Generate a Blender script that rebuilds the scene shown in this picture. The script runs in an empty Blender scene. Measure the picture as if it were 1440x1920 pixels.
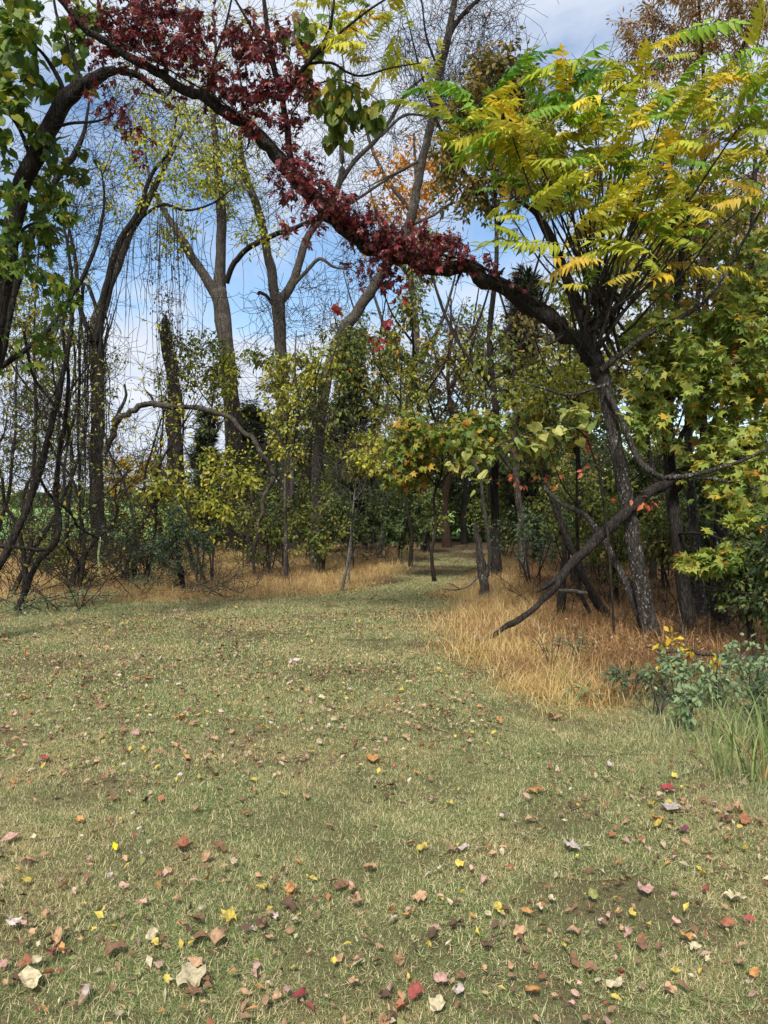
import bpy, math, random
import numpy as np
from mathutils import Matrix, Vector

random.seed(11)
rng = np.random.default_rng(11)
scene = bpy.context.scene
COL = scene.collection

# ------------------------------------------------------------------ camera
F, CX, HZ, EYE = 1440.0, 720.0, 945.0, 1.6      # focal length in photo pixels, horizon row, eye height
cam_data = bpy.data.cameras.new('camera')
cam = bpy.data.objects.new('camera', cam_data)
COL.objects.link(cam)
cam.location = (0, 0, EYE)
cam.rotation_euler = (math.radians(90), 0, 0)
cam_data.sensor_fit = 'VERTICAL'
cam_data.sensor_height = 36.0
cam_data.lens = 36.0 * F / 1920.0
cam_data.shift_y = -(960 - HZ) / 1920.0
cam_data.clip_end = 3000
scene.camera = cam

# ------------------------------------------------------------------ sky, sun, exposure
SUN_EL, SUN_AZ = math.radians(48), math.radians(194)     # azimuth measured clockwise from +Y
world = bpy.data.worlds.new('World')
scene.world = world
world.use_nodes = True
wn, wl = world.node_tree.nodes, world.node_tree.links
wn.clear()
w_out = wn.new('ShaderNodeOutputWorld')
w_bg = wn.new('ShaderNodeBackground')
w_sky = wn.new('ShaderNodeTexSky')
w_sky.sky_type = 'NISHITA'
w_sky.sun_disc = False
w_sky.sun_elevation = SUN_EL
w_sky.sun_rotation = SUN_AZ
w_sky.dust_density = 0.2
w_sky.air_density = 1.2
w_sky.ozone_density = 4.0
w_co = wn.new('ShaderNodeTexCoord')
w_sep = wn.new('ShaderNodeSeparateXYZ')
wl.new(w_co.outputs['Generated'], w_sep.inputs[0])
def wmath(op, a, b=None, c=None):
    n = wn.new('ShaderNodeMath'); n.operation = op
    for i, v in enumerate((a, b, c)):
        if v is None: continue
        if isinstance(v, (int, float)): n.inputs[i].default_value = v
        else: wl.new(v, n.inputs[i])
    return n.outputs[0]
zz = wmath('ADD', wmath('MAXIMUM', w_sep.outputs[2], 0.0), 0.22)
u = wmath('DIVIDE', w_sep.outputs[0], zz)
v = wmath('DIVIDE', w_sep.outputs[1], zz)
w_cmb = wn.new('ShaderNodeCombineXYZ')
CLOUD_OFF = (17.45, 15.4)
wl.new(wmath('ADD', u, CLOUD_OFF[0]), w_cmb.inputs[0])
wl.new(wmath('ADD', v, CLOUD_OFF[1]), w_cmb.inputs[1])
cl1 = wn.new('ShaderNodeTexNoise')
cl1.inputs['Scale'].default_value = 0.72
cl1.inputs['Detail'].default_value = 8
cl1.inputs['Roughness'].default_value = 0.55
cl1.inputs['Distortion'].default_value = 0.35
wl.new(w_cmb.outputs[0], cl1.inputs['Vector'])
cl2 = wn.new('ShaderNodeTexNoise')
cl2.inputs['Scale'].default_value = 2.2
cl2.inputs['Detail'].default_value = 6
wl.new(w_cmb.outputs[0], cl2.inputs['Vector'])
cov = wn.new('ShaderNodeMapRange'); cov.interpolation_type = 'SMOOTHSTEP'
cov.inputs['From Min'].default_value = 0.375
cov.inputs['From Max'].default_value = 0.50
wl.new(cl1.outputs['Fac'], cov.inputs['Value'])
ctone = wn.new('ShaderNodeValToRGB')
ctone.color_ramp.elements[0].position = 0.3
ctone.color_ramp.elements[0].color = (3.5, 4.0, 4.9, 1)
ctone.color_ramp.elements[1].position = 0.7
ctone.color_ramp.elements[1].color = (4.9, 5.2, 5.7, 1)
wl.new(cl2.outputs['Fac'], ctone.inputs['Fac'])
w_mix = wn.new('ShaderNodeMix'); w_mix.data_type = 'RGBA'
wl.new(cov.outputs['Result'], w_mix.inputs['Factor'])
wl.new(w_sky.outputs[0], w_mix.inputs['A'])
wl.new(ctone.outputs['Color'], w_mix.inputs['B'])
wl.new(w_mix.outputs['Result'], w_bg.inputs['Color'])
w_bg.inputs['Strength'].default_value = 0.15
wl.new(w_bg.outputs[0], w_out.inputs['Surface'])

sun_data = bpy.data.lights.new('sun', 'SUN')
sun_data.energy = 4.2
sun_data.angle = math.radians(12)
sun_data.color = (1.0, 0.95, 0.87)
sun = bpy.data.objects.new('sun', sun_data)
COL.objects.link(sun)
sun.location = (-10, -14, 20)
sdir = Vector((math.sin(SUN_AZ) * math.cos(SUN_EL), math.cos(SUN_AZ) * math.cos(SUN_EL), math.sin(SUN_EL)))
sun.rotation_euler = sdir.to_track_quat('Z', 'Y').to_euler()

scene.view_settings.view_transform = 'Standard'
scene.view_settings.look = 'None'
scene.view_settings.exposure = 0.3
scene.view_settings.gamma = 1.0
scene.cycles.max_bounces = 5
scene.cycles.use_adaptive_sampling = True
scene.cycles.adaptive_threshold = 0.025
scene.cycles.diffuse_bounces = 3
scene.cycles.glossy_bounces = 2
scene.cycles.transmission_bounces = 4
scene.cycles.use_denoising = True

# ------------------------------------------------------------------ helpers
def S(r, g, b):
    o = []
    for c in (r, g, b):
        c /= 255.0
        o.append(c / 12.92 if c <= 0.04045 else ((c + 0.055) / 1.055) ** 2.4)
    return np.array(o)

def gz(x, y):
    """height of the ground: a gentle unevenness"""
    x = np.asarray(x, float); y = np.asarray(y, float)
    return (0.006 * np.sin(x * 1.3 + 0.7) * np.cos(y * 0.9) + 0.002 * np.sin(x * 2.9 + y * 2.1)
            + 0.03 * np.sin(x * 0.31 + 1.1) * np.sin(y * 0.23 + 0.4))

def P(x, y, Y):
    return np.array([(x - CX) / F * Y, Y, EYE - (y - HZ) / F * Y])

def ground_px(x, y):
    Y = EYE * F / (y - HZ)
    return ((x - CX) / F * Y, Y)

def G(x, Y):
    """point on the ground at photo column x and distance Y"""
    X = (x - CX) / F * Y
    return np.array([X, Y, float(gz(X, Y))])

def norm(a):
    return a / np.maximum(np.linalg.norm(a, axis=-1, keepdims=True), 1e-9)

def mesh(name, V, Fc, mat, cols=None, smooth=False):
    V = np.ascontiguousarray(V, np.float32); Fc = np.ascontiguousarray(Fc, np.int32)
    me = bpy.data.meshes.new(name)
    n, (m, k) = len(V), Fc.shape
    me.vertices.add(n); me.vertices.foreach_set('co', V.ravel())
    me.loops.add(m * k); me.loops.foreach_set('vertex_index', Fc.ravel())
    me.polygons.add(m)
    me.polygons.foreach_set('loop_start', np.arange(0, m * k, k, dtype=np.int32))
    me.polygons.foreach_set('loop_total', np.full(m, k, np.int32))
    if smooth: me.polygons.foreach_set('use_smooth', np.ones(m, bool))
    if cols is not None:
        c = np.ones((n, 4), np.float32); c[:, :3] = cols
        at = me.color_attributes.new('col', 'FLOAT_COLOR', 'POINT')
        at.data.foreach_set('color', c.ravel())
    me.update(calc_edges=True)
    if mat is not None: me.materials.append(mat)
    return me

def link(name, me, parent=None, loc=None):
    o = bpy.data.objects.new(name, me)
    COL.objects.link(o)
    if parent is not None: o.parent = parent
    if loc is not None: o.location = loc
    return o

def tag(o, label=None, cat=None, group=None, kind=None):
    if label: o['label'] = label
    if cat: o['category'] = cat
    if group: o['group'] = group
    if kind: o['kind'] = kind
    return o

def smooth_path(pts, per=6):
    """Catmull-Rom through pts (K, d)"""
    p = np.asarray(pts, float)
    if len(p) < 3:
        t = np.linspace(0, 1, per + 1)[:, None]
        return p[0] * (1 - t) + p[-1] * t
    q = np.vstack([2 * p[0] - p[1], p, 2 * p[-1] - p[-2]])
    out = []
    t = np.linspace(0, 1, per, endpoint=False)[:, None]
    for i in range(1, len(q) - 2):
        a, b, c, d = q[i - 1], q[i], q[i + 1], q[i + 2]
        out.append(0.5 * (2 * b + (c - a) * t + (2 * a - 5 * b + 4 * c - d) * t ** 2 + (3 * b - a - 3 * c + d) * t ** 3))
    out.append(p[-1:])
    return np.vstack(out)

def tubes(pts, rad, sides=4, rough=0.0):
    """pts (N, M, 3), rad (N, M) -> verts, quads"""
    pts = np.asarray(pts, float); rad = np.asarray(rad, float)
    N, M, _ = pts.shape
    T = norm(np.gradient(pts, axis=1))
    ref = np.where((np.abs(T[:, :1, 2:3]) < 0.85), np.array([0, 0, 1.0]), np.array([1.0, 0, 0]))
    ref = np.broadcast_to(ref, T.shape)
    U = norm(np.cross(T, ref)); W = np.cross(T, U)
    th = np.linspace(0, 2 * np.pi, sides, endpoint=False)
    rr = rad[:, :, None] * np.ones(sides)
    if rough:
        k = rng.normal(0, 1, (N, M, sides))
        k = (k + np.roll(k, 1, 1) + 0.5 * np.roll(k, 1, 2)) / 1.6
        flute = np.cos(3 * th + rng.uniform(0, 6)) + 0.6 * np.cos(5 * th + rng.uniform(0, 6))
        rr = rr * (1 + rough * k + 0.05 * flute)
    R = pts[:, :, None, :] + rr[..., None] * (np.cos(th)[:, None] * U[:, :, None, :] + np.sin(th)[:, None] * W[:, :, None, :])
    V = R.reshape(-1, 3)
    i = np.arange(M - 1)[:, None]; j = np.arange(sides)[None, :]
    a = i * sides + j; b = i * sides + (j + 1) % sides
    q = np.stack([a, b, b + sides, a + sides], -1).reshape(-1, 4)
    Q = (q[None] + (np.arange(N) * M * sides)[:, None, None]).reshape(-1, 4)
    return V, Q

def in_poly(x, y, poly):
    x = np.asarray(x); y = np.asarray(y)
    c = np.zeros(x.shape, bool)
    n = len(poly)
    for i in range(n):
        x1, y1 = poly[i]; x2, y2 = poly[(i + 1) % n]
        if y1 == y2: continue
        k = ((y1 > y) != (y2 > y)) & (x < (x2 - x1) * (y - y1) / (y2 - y1) + x1)
        c ^= k
    return c

def vnoise(x, y, seed=0, f=1.0):
    """cheap smooth value noise in 2D, 0..1"""
    r = np.random.default_rng(seed).random((64, 64))
    x = np.asarray(x) * f; y = np.asarray(y) * f
    xi = np.floor(x).astype(int); yi = np.floor(y).astype(int)
    fx = x - xi; fy = y - yi
    fx = fx * fx * (3 - 2 * fx); fy = fy * fy * (3 - 2 * fy)
    g = lambda a, b: r[a % 64, b % 64]
    return ((g(xi, yi) * (1 - fx) + g(xi + 1, yi) * fx) * (1 - fy) + (g(xi, yi + 1) * (1 - fx) + g(xi + 1, yi + 1) * fx) * fy)

# ------------------------------------------------------------------ materials
class NT:
    def __init__(s, name):
        s.m = bpy.data.materials.new(name); s.m.use_nodes = True
        s.n, s.l = s.m.node_tree.nodes, s.m.node_tree.links
        s.n.clear()
        s.out = s.n.new('ShaderNodeOutputMaterial')
    def node(s, t, **kw):
        n = s.n.new(t)
        for k, v_ in kw.items():
            if k in n.inputs: s.put(n.inputs[k], v_)
            else: setattr(n, k, v_)
        return n
    def put(s, sock, v_):
        if isinstance(v_, bpy.types.NodeSocket): s.l.new(v_, sock)
        else: sock.default_value = v_
    def mix(s, f, a, b, mode='MIX'):
        n = s.n.new('ShaderNodeMix'); n.data_type = 'RGBA'; n.blend_type = mode
        s.put(n.inputs['Factor'], f)
        for k, c in (('A', a), ('B', b)):
            if not isinstance(c, bpy.types.NodeSocket): c = (*c, 1) if len(c) == 3 else c
            s.put(n.inputs[k], c)
        return n.outputs['Result']
    def noise(s, vec, scale, detail=4, rough=0.55, dist=0.0):
        n = s.node('ShaderNodeTexNoise', Scale=scale, Detail=detail, Roughness=rough, Distortion=dist)
        if vec is not None: s.l.new(vec, n.inputs['Vector'])
        return n.outputs['Fac']
    def ramp(s, f, lo, hi, a=0.0, b=1.0):
        n = s.node('ShaderNodeMapRange')
        n.interpolation_type = 'SMOOTHSTEP'
        s.put(n.inputs['Value'], f)
        for k, v_ in (('From Min', lo), ('From Max', hi), ('To Min', a), ('To Max', b)): n.inputs[k].default_value = v_
        return n.outputs['Result']
    def pos(s, scale=(1, 1, 1)):
        g = s.node('ShaderNodeNewGeometry')
        mp = s.node('ShaderNodeMapping')
        mp.inputs['Scale'].default_value = scale
        s.l.new(g.outputs['Position'], mp.inputs['Vector'])
        return mp.outputs['Vector']
    def done(s, surf):
        s.l.new(surf, s.out.inputs['Surface']); return s.m

def leaf_material(name, trans=0.35, rough=0.5, mottle=0.25, nsc=45):
    t = NT(name)
    at = t.node('ShaderNodeAttribute', attribute_name='col')
    vec = t.pos()
    nz = t.noise(vec, nsc, 4)
    oi = t.node('ShaderNodeObjectInfo')
    c = t.mix(t.ramp(nz, 0.35, 0.75, 0, mottle), at.outputs['Color'], (0.09, 0.06, 0.02), 'MIX')
    hs = t.node('ShaderNodeHueSaturation')
    t.put(hs.inputs['Value'], t.ramp(oi.outputs['Random'], 0, 1, 0.82, 1.12))
    t.put(hs.inputs['Color'], c)
    c = hs.outputs['Color']
    b = t.node('ShaderNodeBsdfPrincipled', Roughness=rough)
    b.inputs['Specular IOR Level'].default_value = 0.3
    t.put(b.inputs['Base Color'], c)
    tr = t.node('ShaderNodeBsdfTranslucent')
    t.put(tr.inputs['Color'], t.mix(0.35, c, (1, 1, 0.6), 'MULTIPLY'))
    mx = t.node('ShaderNodeMixShader')
    mx.inputs['Fac'].default_value = trans
    t.l.new(b.outputs[0], mx.inputs[1]); t.l.new(tr.outputs[0], mx.inputs[2])
    return t.done(mx.outputs[0])

def bark_material(name, dark, light, lichen=0.0, lichen_col=(0.33, 0.34, 0.30), sc=1.0, bump=0.6):
    t = NT(name)
    vec = t.pos((1, 1, 0.22))
    n1 = t.noise(vec, 26 * sc, 6, 0.65, 0.6)
    n2 = t.noise(t.pos(), 2.3, 3)
    vo = t.node('ShaderNodeTexVoronoi', Scale=34 * sc)
    vo.feature = 'DISTANCE_TO_EDGE'
    t.l.new(vec, vo.inputs['Vector'])
    crack = t.ramp(vo.outputs['Distance'], 0.0, 0.22)
    c = t.mix(t.ramp(n1, 0.3, 0.72), dark, light)
    c = t.mix(t.ramp(n2, 0.35, 0.75, 0, 0.5), c, tuple(np.array(dark) * 0.55))
    c = t.mix(t.ramp(crack, 0, 1, 0.55, 0), c, tuple(np.array(dark) * 0.4))
    if lichen:
        l1 = t.noise(t.pos((1, 1, 0.6)), 48, 4, 0.6)
        l2 = t.noise(t.pos(), 3.1, 2)
        m_ = t.node('ShaderNodeMath', operation='MULTIPLY')
        t.put(m_.inputs[0], t.ramp(l1, 0.56, 0.66)); t.put(m_.inputs[1], t.ramp(l2, 0.58 - lichen * 0.35, 0.7 - lichen * 0.2))
        c = t.mix(m_.outputs[0], c, lichen_col)
    b = t.node('ShaderNodeBsdfPrincipled', Roughness=0.9)
    b.inputs['Specular IOR Level'].default_value = 0.15
    t.put(b.inputs['Base Color'], c)
    bp = t.node('ShaderNodeBump', Strength=bump, Distance=0.02)
    ad = t.node('ShaderNodeMath', operation='ADD')
    t.put(ad.inputs[0], n1); t.put(ad.inputs[1], crack)
    t.l.new(ad.outputs[0], bp.inputs['Height'])
    t.l.new(bp.outputs[0], b.inputs['Normal'])
    return t.done(b.outputs[0])

M = {}
M['leaf'] = leaf_material('tree_leaf', 0.38, 0.5, 0.25)
M['glossy_leaf'] = leaf_material('creeper_leaf', 0.28, 0.42, 0.25)
M['dry_leaf'] = leaf_material('dry_fallen_leaf', 0.15, 0.75, 0.6, 70)
M['needle'] = leaf_material('cedar_needle', 0.15, 0.7, 0.2)
M['bark_dark'] = bark_material('dark_wet_bark', (0.020, 0.017, 0.015), (0.066, 0.055, 0.047), 0.0)
M['bark_lichen'] = bark_material('lichen_spotted_bark', (0.030, 0.026, 0.022), (0.10, 0.088, 0.075), 0.65)
M['bark_grey'] = bark_material('grey_furrowed_bark', (0.055, 0.046, 0.038), (0.17, 0.145, 0.12), 0.25)
M['bark_pale'] = bark_material('pale_sapling_bark', (0.10, 0.09, 0.075), (0.26, 0.24, 0.21), 0.5)
M['bark_red'] = bark_material('cedar_bark', (0.035, 0.022, 0.015), (0.12, 0.07, 0.05), 0.0)
M['twig'] = bark_material('twig_bark', (0.022, 0.018, 0.015), (0.075, 0.06, 0.05), 0.0, bump=0.1)
M['twig_grey'] = bark_material('grey_twig_bark', (0.05, 0.043, 0.037), (0.14, 0.12, 0.105), 0.0, bump=0.1)

def grass_material(name, ca, cb, cc, patch=0.9, thr=(0.25, 0.62), trans=0.3):
    """blade colour: patches over the ground, a random tone for each blade, straw tips"""
    t = NT(name)
    at = t.node('ShaderNodeAttribute', attribute_name='col')       # r: random of the blade, g: height along it, b: second random
    sp = t.node('ShaderNodeSeparateColor'); t.l.new(at.outputs['Color'], sp.inputs[0])
    p1 = t.noise(t.pos(), patch, 4, 0.6)
    p2 = t.noise(t.pos(), patch * 5, 3, 0.6)
    oi = t.node('ShaderNodeObjectInfo')
    a1 = t.node('ShaderNodeMath', operation='MULTIPLY_ADD')
    t.put(a1.inputs[0], sp.outputs[0]); a1.inputs[1].default_value = 0.55
    t.put(a1.inputs[2], t.ramp(p1, 0.3, 0.7, -0.3, 0.45))
    a2 = t.node('ShaderNodeMath', operation='ADD')
    t.put(a2.inputs[0], a1.outputs[0]); t.put(a2.inputs[1], t.ramp(p2, 0.3, 0.7, -0.15, 0.15))
    a3 = t.node('ShaderNodeMath', operation='MULTIPLY_ADD')
    t.put(a3.inputs[0], oi.outputs['Random']); a3.inputs[1].default_value = 0.22
    t.put(a3.inputs[2], a2.outputs[0])
    c = t.mix(t.ramp(a3.outputs[0], *thr), ca, cb)
    c = t.mix(t.ramp(sp.outputs[2], 0.62, 0.86), c, cc)
    b = t.node('ShaderNodeBsdfPrincipled', Roughness=0.65)
    b.inputs['Specular IOR Level'].default_value = 0.2
    t.put(b.inputs['Base Color'], c)
    tr = t.node('ShaderNodeBsdfTranslucent'); t.put(tr.inputs['Color'], c)
    mx = t.node('ShaderNodeMixShader'); mx.inputs['Fac'].default_value = trans
    t.l.new(b.outputs[0], mx.inputs[1]); t.l.new(tr.outputs[0], mx.inputs[2])
    return t.done(mx.outputs[0])

M['lawn'] = grass_material('lawn_blade', S(110, 132, 74), S(162, 153, 104), S(216, 200, 156), 0.8, (0.38, 0.86), 0.2)
M['stilt'] = grass_material('dry_grass_blade', S(196, 166, 102), S(160, 122, 78), S(218, 196, 146), 0.6)
M['brown'] = grass_material('brown_grass_blade', S(158, 120, 80), S(116, 84, 58), S(190, 156, 108), 0.7)
M['lush'] = grass_material('lush_grass_blade', S(104, 128, 84), S(136, 150, 104), S(186, 180, 138), 1.2)

def ground_material():
    t = NT('soil_and_litter')
    at = t.node('ShaderNodeAttribute', attribute_name='col')
    n1 = t.noise(t.pos(), 30, 6, 0.7)
    n2 = t.noise(t.pos(), 140, 3, 0.6)
    c = t.mix(t.ramp(n1, 0.35, 0.7, 0, 0.6), at.outputs['Color'], (0.05, 0.04, 0.024), 'MIX')
    c = t.mix(t.ramp(n2, 0.5, 0.62, 0, 0.6), c, (0.34, 0.28, 0.17), 'MIX')
    n3 = t.noise(t.pos((1, .35, 1)), 330, 3, 0.6, 1.5)
    c = t.mix(t.ramp(n3, 0.42, 0.6, 0.7, 0), c, (0.035, 0.032, 0.018), 'MIX')
    b = t.node('ShaderNodeBsdfPrincipled', Roughness=0.95)
    b.inputs['Specular IOR Level'].default_value = 0.1
    t.put(b.inputs['Base Color'], c)
    bp = t.node('ShaderNodeBump', Strength=0.6, Distance=0.03)
    t.l.new(n1, bp.inputs['Height']); t.l.new(bp.outputs[0], b.inputs['Normal'])
    return t.done(b.outputs[0])
M['ground'] = ground_material()

def plain_material(name, col, rough=0.7, var=0.3, sc=8, trans=0.0):
    t = NT(name)
    n = t.noise(t.pos(), sc, 5)
    c = t.mix(t.ramp(n, 0.3, 0.7, 0, var), col, tuple(np.array(col) * 0.5))
    b = t.node('ShaderNodeBsdfPrincipled', Roughness=rough)
    t.put(b.inputs['Base Color'], c)
    if trans:
        tr = t.node('ShaderNodeBsdfTranslucent'); t.put(tr.inputs['Color'], c)
        mx = t.node('ShaderNodeMixShader'); mx.inputs['Fac'].default_value = trans
        t.l.new(b.outputs[0], mx.inputs[1]); t.l.new(tr.outputs[0], mx.inputs[2])
        return t.done(mx.outputs[0])
    return t.done(b.outputs[0])

# ------------------------------------------------------------------ the ground
def pxpoly(pts): return [ground_px(x, y) for x, y in pts]
POLY_DRY_LEFT = pxpoly([(-260, 1138), (120, 1134), (300, 1126), (500, 1118), (640, 1116), (695, 1100), (728, 1070), (762, 1048), (780, 1036),
                        (770, 1026), (500, 1022), (-260, 1024)])
POLY_DRY_RIGHT = pxpoly([(918, 1036), (925, 1055), (905, 1085), (868, 1112), (850, 1138), (836, 1170), (850, 1215), (870, 1262), (940, 1302),
                         (1050, 1340), (1130, 1352), (1210, 1310), (1300, 1282), (1520, 1270), (1560, 1040), (1000, 1030)])
POLY_WEEDS = pxpoly([(1110, 1352), (1200, 1300), (1300, 1272), (1560, 1255), (1600, 1560), (1420, 1545), (1330, 1515), (1240, 1432), (1160, 1380)])
POLY_WOODS = [(-60, 13.6), (-1.0, 13.8), (0.9, 17.5), (1.3, 24), (2.6, 25), (2.6, 20), (1.0, 14), (0.45, 10.5), (0.6, 7.2), (1.6, 5.8),
              (2.5, 5.2), (3.2, 4.0), (12, 3.2), (60, 20), (60, 33), (-60, 33)]

xs = np.unique(np.concatenate([np.linspace(-9, 9, 110), np.linspace(-30, 30, 60), np.linspace(-400, 400, 20)]))
ys = np.unique(np.concatenate([np.linspace(-4, 16, 120), np.linspace(16, 45, 70), np.linspace(45, 900, 20), np.linspace(-60, -4, 6)]))
gx, gy = np.meshgrid(xs, ys)
near = np.clip((60 - np.hypot(gx, gy)) / 30, 0, 1)
gv = np.stack([gx, gy, gz(gx, gy) * near], -1).reshape(-1, 3)
nx, ny = len(xs), len(ys)
ii = (np.arange(ny - 1)[:, None] * nx + np.arange(nx - 1)[None, :]).ravel()
gf = np.stack([ii, ii + 1, ii + nx + 1, ii + nx], -1)
X, Yc = gv[:, 0], gv[:, 1]
jx = X + 0.35 * (vnoise(X, Yc, 3, 1.7) - 0.5); jy = Yc + 0.5 * (vnoise(X, Yc, 4, 1.7) - 0.5)
gc = np.tile(S(112, 106, 68), (len(gv), 1))
gc[vnoise(X, Yc, 5, 0.9) > 0.55] = S(118, 106, 72)
wd = in_poly(jx, jy, POLY_WOODS)
gc[(Yc > 15) & (np.abs(X - 1.4) < 2.4)] = S(112, 88, 58)
gc[wd] = S(92, 66, 42)
dr = in_poly(jx, jy, POLY_DRY_LEFT) | in_poly(jx, jy, POLY_DRY_RIGHT)
gc[dr] = S(122, 86, 50)
gc[Yc > 33] = S(70, 100, 44)
tag(link('ground', mesh('ground', gv, gf, M['ground'], gc, True)), kind='structure')
# open field beyond the strip of trees
fx, fy = np.meshgrid(np.linspace(-380, 60, 24), np.linspace(34, 420, 24))
fv = np.stack([fx, fy, 0.05 + 0 * fx], -1).reshape(-1, 3)
ii = (np.arange(23)[:, None] * 24 + np.arange(23)[None, :]).ravel()
M['field'] = plain_material('mown_field', tuple(S(118, 160, 74)), 0.9, 0.35, 0.4)
tag(link('field', mesh('field', fv, np.stack([ii, ii + 1, ii + 25, ii + 24], -1), M['field'])), kind='structure')
# ------------------------------------------------------------------ leaf shapes (length 1 along +Y, face up +Z)
def strip_leaf(ys, ws, fold=0.25, droop=0.2, twist=0.0):
    V, T = [], []
    rows = []
    for y, w in zip(ys, ws):
        z = -droop * y * y
        if w == 0:
            V.append((0, y, z)); rows.append((len(V) - 1,))
        else:
            n = len(V)
            tw = twist * y
            V += [(-w, y + 0.03, z + fold * w - tw * w), (0, y, z), (w, y + 0.03, z + fold * w + tw * w)]
            rows.append((n, n + 1, n + 2))
    for a, b in zip(rows[:-1], rows[1:]):
        if len(a) == 1 and len(b) == 3: T += [(a[0], b[1], b[0]), (a[0], b[2], b[1])]
        elif len(a) == 3 and len(b) == 1: T += [(a[0], a[1], b[0]), (a[1], a[2], b[0])]
        elif len(a) == 3: T += [(a[0], a[1], b[1]), (a[0], b[1], b[0]), (a[1], a[2], b[2]), (a[1], b[2], b[1])]
    return np.array(V, float), np.array(T)

def fan_leaf(half, centre=(0, 0.35), droop=0.25, fold=0.2, seed=0, wave=0.05, stalk=0.0):
    r = np.random.default_rng(seed)
    pts = [np.array(p, float) for p in half] + [np.array((-p[0], p[1])) for p in half[::-1] if p[0] > 1e-6]
    V = [(*centre, 0.0)]
    for x, y in pts:
        d = math.hypot(x - centre[0], y - centre[1])
        V.append((x, y, fold * abs(x) - droop * d * d + r.uniform(-wave, wave)))
    n = len(pts)
    T = [(0, 1 + i, 1 + (i + 1) % n) for i in range(n)]
    if stalk:
        k = len(V)
        V += [(-0.012, 0.0, 0), (0.012, 0.0, 0), (0, -stalk, -0.05)]
        T.append((k, k + 1, k + 2))
    return np.array(V, float), np.array(T)

HEART = [(0, 0.05), (0.16, -0.08), (0.36, -0.02), (0.46, 0.2), (0.42, 0.45), (0.26, 0.72), (0.1, 0.9), (0, 1.02)]
def maple_half(k=1.0):
    c = np.array((0, 0.34)); out = [(0, 0.04)]
    for ang, rad in ((158, 0.34), (128, 0.36), (112, 0.62), (98, 0.42), (76, 0.38), (64, 0.58), (52, 0.80), (42, 0.56), (26, 0.34), (14, 0.56), (9, 0.5)):
        a = math.radians(ang)
        out.append((c[0] + math.sin(a) * rad * k, c[1] + math.cos(a) * rad * k))
    out.append((0, 0.34 + 0.82 * k))
    return out

def combine(parts):
    V, T, n = [], [], 0
    for v_, t_ in parts:
        V.append(v_); T.append(t_ + n); n += len(v_)
    return np.vstack(V), np.vstack(T)

def xf(vt, ang=0, scale=1.0, off=(0, 0, 0), tilt=0.0, roll=0.0):
    v_, t_ = vt
    mt = Matrix.Translation(off) @ Matrix.Rotation(-ang, 4, 'Z') @ Matrix.Rotation(tilt, 4, 'X') @ Matrix.Rotation(roll, 4, 'Y') @ Matrix.Scale(scale, 4)
    mt = np.array(mt)
    return v_ @ mt[:3, :3].T + mt[:3, 3], t_

def creeper_leaf(seed):
    r = random.Random(seed); ps = []
    lf = strip_leaf([0, 0.55, 1], [0, 0.24, 0], 0.3, 0.25)
    for a, s in ((0, 0.62), (48, 0.58), (-48, 0.58), (100, 0.44), (-100, 0.44)):
        ps.append(xf(lf, math.radians(a + r.uniform(-10, 10)), s * r.uniform(0.85, 1.1), (0, 0.25, 0), r.uniform(-0.7, 0.1)))
    ps.append((np.array([(-0.01, -0.1, 0), (0.01, -0.1, 0), (0, 0.27, 0)]), np.array([(0, 1, 2)])))
    return combine(ps)

def frond(seed, pairs=8, droop=0.3):
    r = random.Random(seed); ps = []
    lf = strip_leaf([0, 0.3, 1], [0, 0.17, 0], 0.25, 0.3)
    def spine(t): return np.array((0.06 * math.sin(t * 2.2 + seed), t, 0.10 * t - droop * t * t))
    for i in range(pairs):
        t = 0.16 + 0.78 * i / (pairs - 1)
        s = (0.30 * (1 - 0.35 * abs(t - 0.45))) * r.uniform(0.85, 1.12)
        for sd in (-1, 1):
            if r.random() < 0.05: continue
            ps.append(xf(lf, sd * math.radians(68 - 22 * t + r.uniform(-8, 8)), s, spine(t), r.uniform(-0.75, -0.15), r.uniform(-0.3, 0.3)))
    ps.append(xf(lf, 0, 0.24, spine(0.97), -0.3))
    tt = np.linspace(-0.02, 0.97, 6)
    sp = np.array([[spine(t) for t in tt]])
    v_, q = tubes(sp, np.linspace(0.009, 0.004, 6)[None], 3)
    ps.append((v_, np.vstack([q[:, [0, 1, 2]], q[:, [0, 2, 3]]])))
    return combine(ps)

def spray(seed, n=9):
    """a small flat spray of cedar scale leaves"""
    r = random.Random(seed); V, T = [], []
    for i in range(n):
        a = r.uniform(-1.1, 1.1); l = r.uniform(0.5, 1.0); b = r.uniform(0, 0.3); el = r.uniform(-0.5, 0.4)
        d = np.array((math.sin(a) * math.cos(el), math.cos(a) * math.cos(el), math.sin(el)))
        s = np.array((math.cos(a), -math.sin(a), 0)) * 0.055
        p = np.array((0, b, 0)); k = len(V)
        V += [p - s * 0.4, p + d * l * 0.5 - s, p + d * l, p + d * l * 0.5 + s]
        T += [(k, k + 1, k + 2), (k, k + 2, k + 3)]
    return np.array(V), np.array(T)

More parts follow.
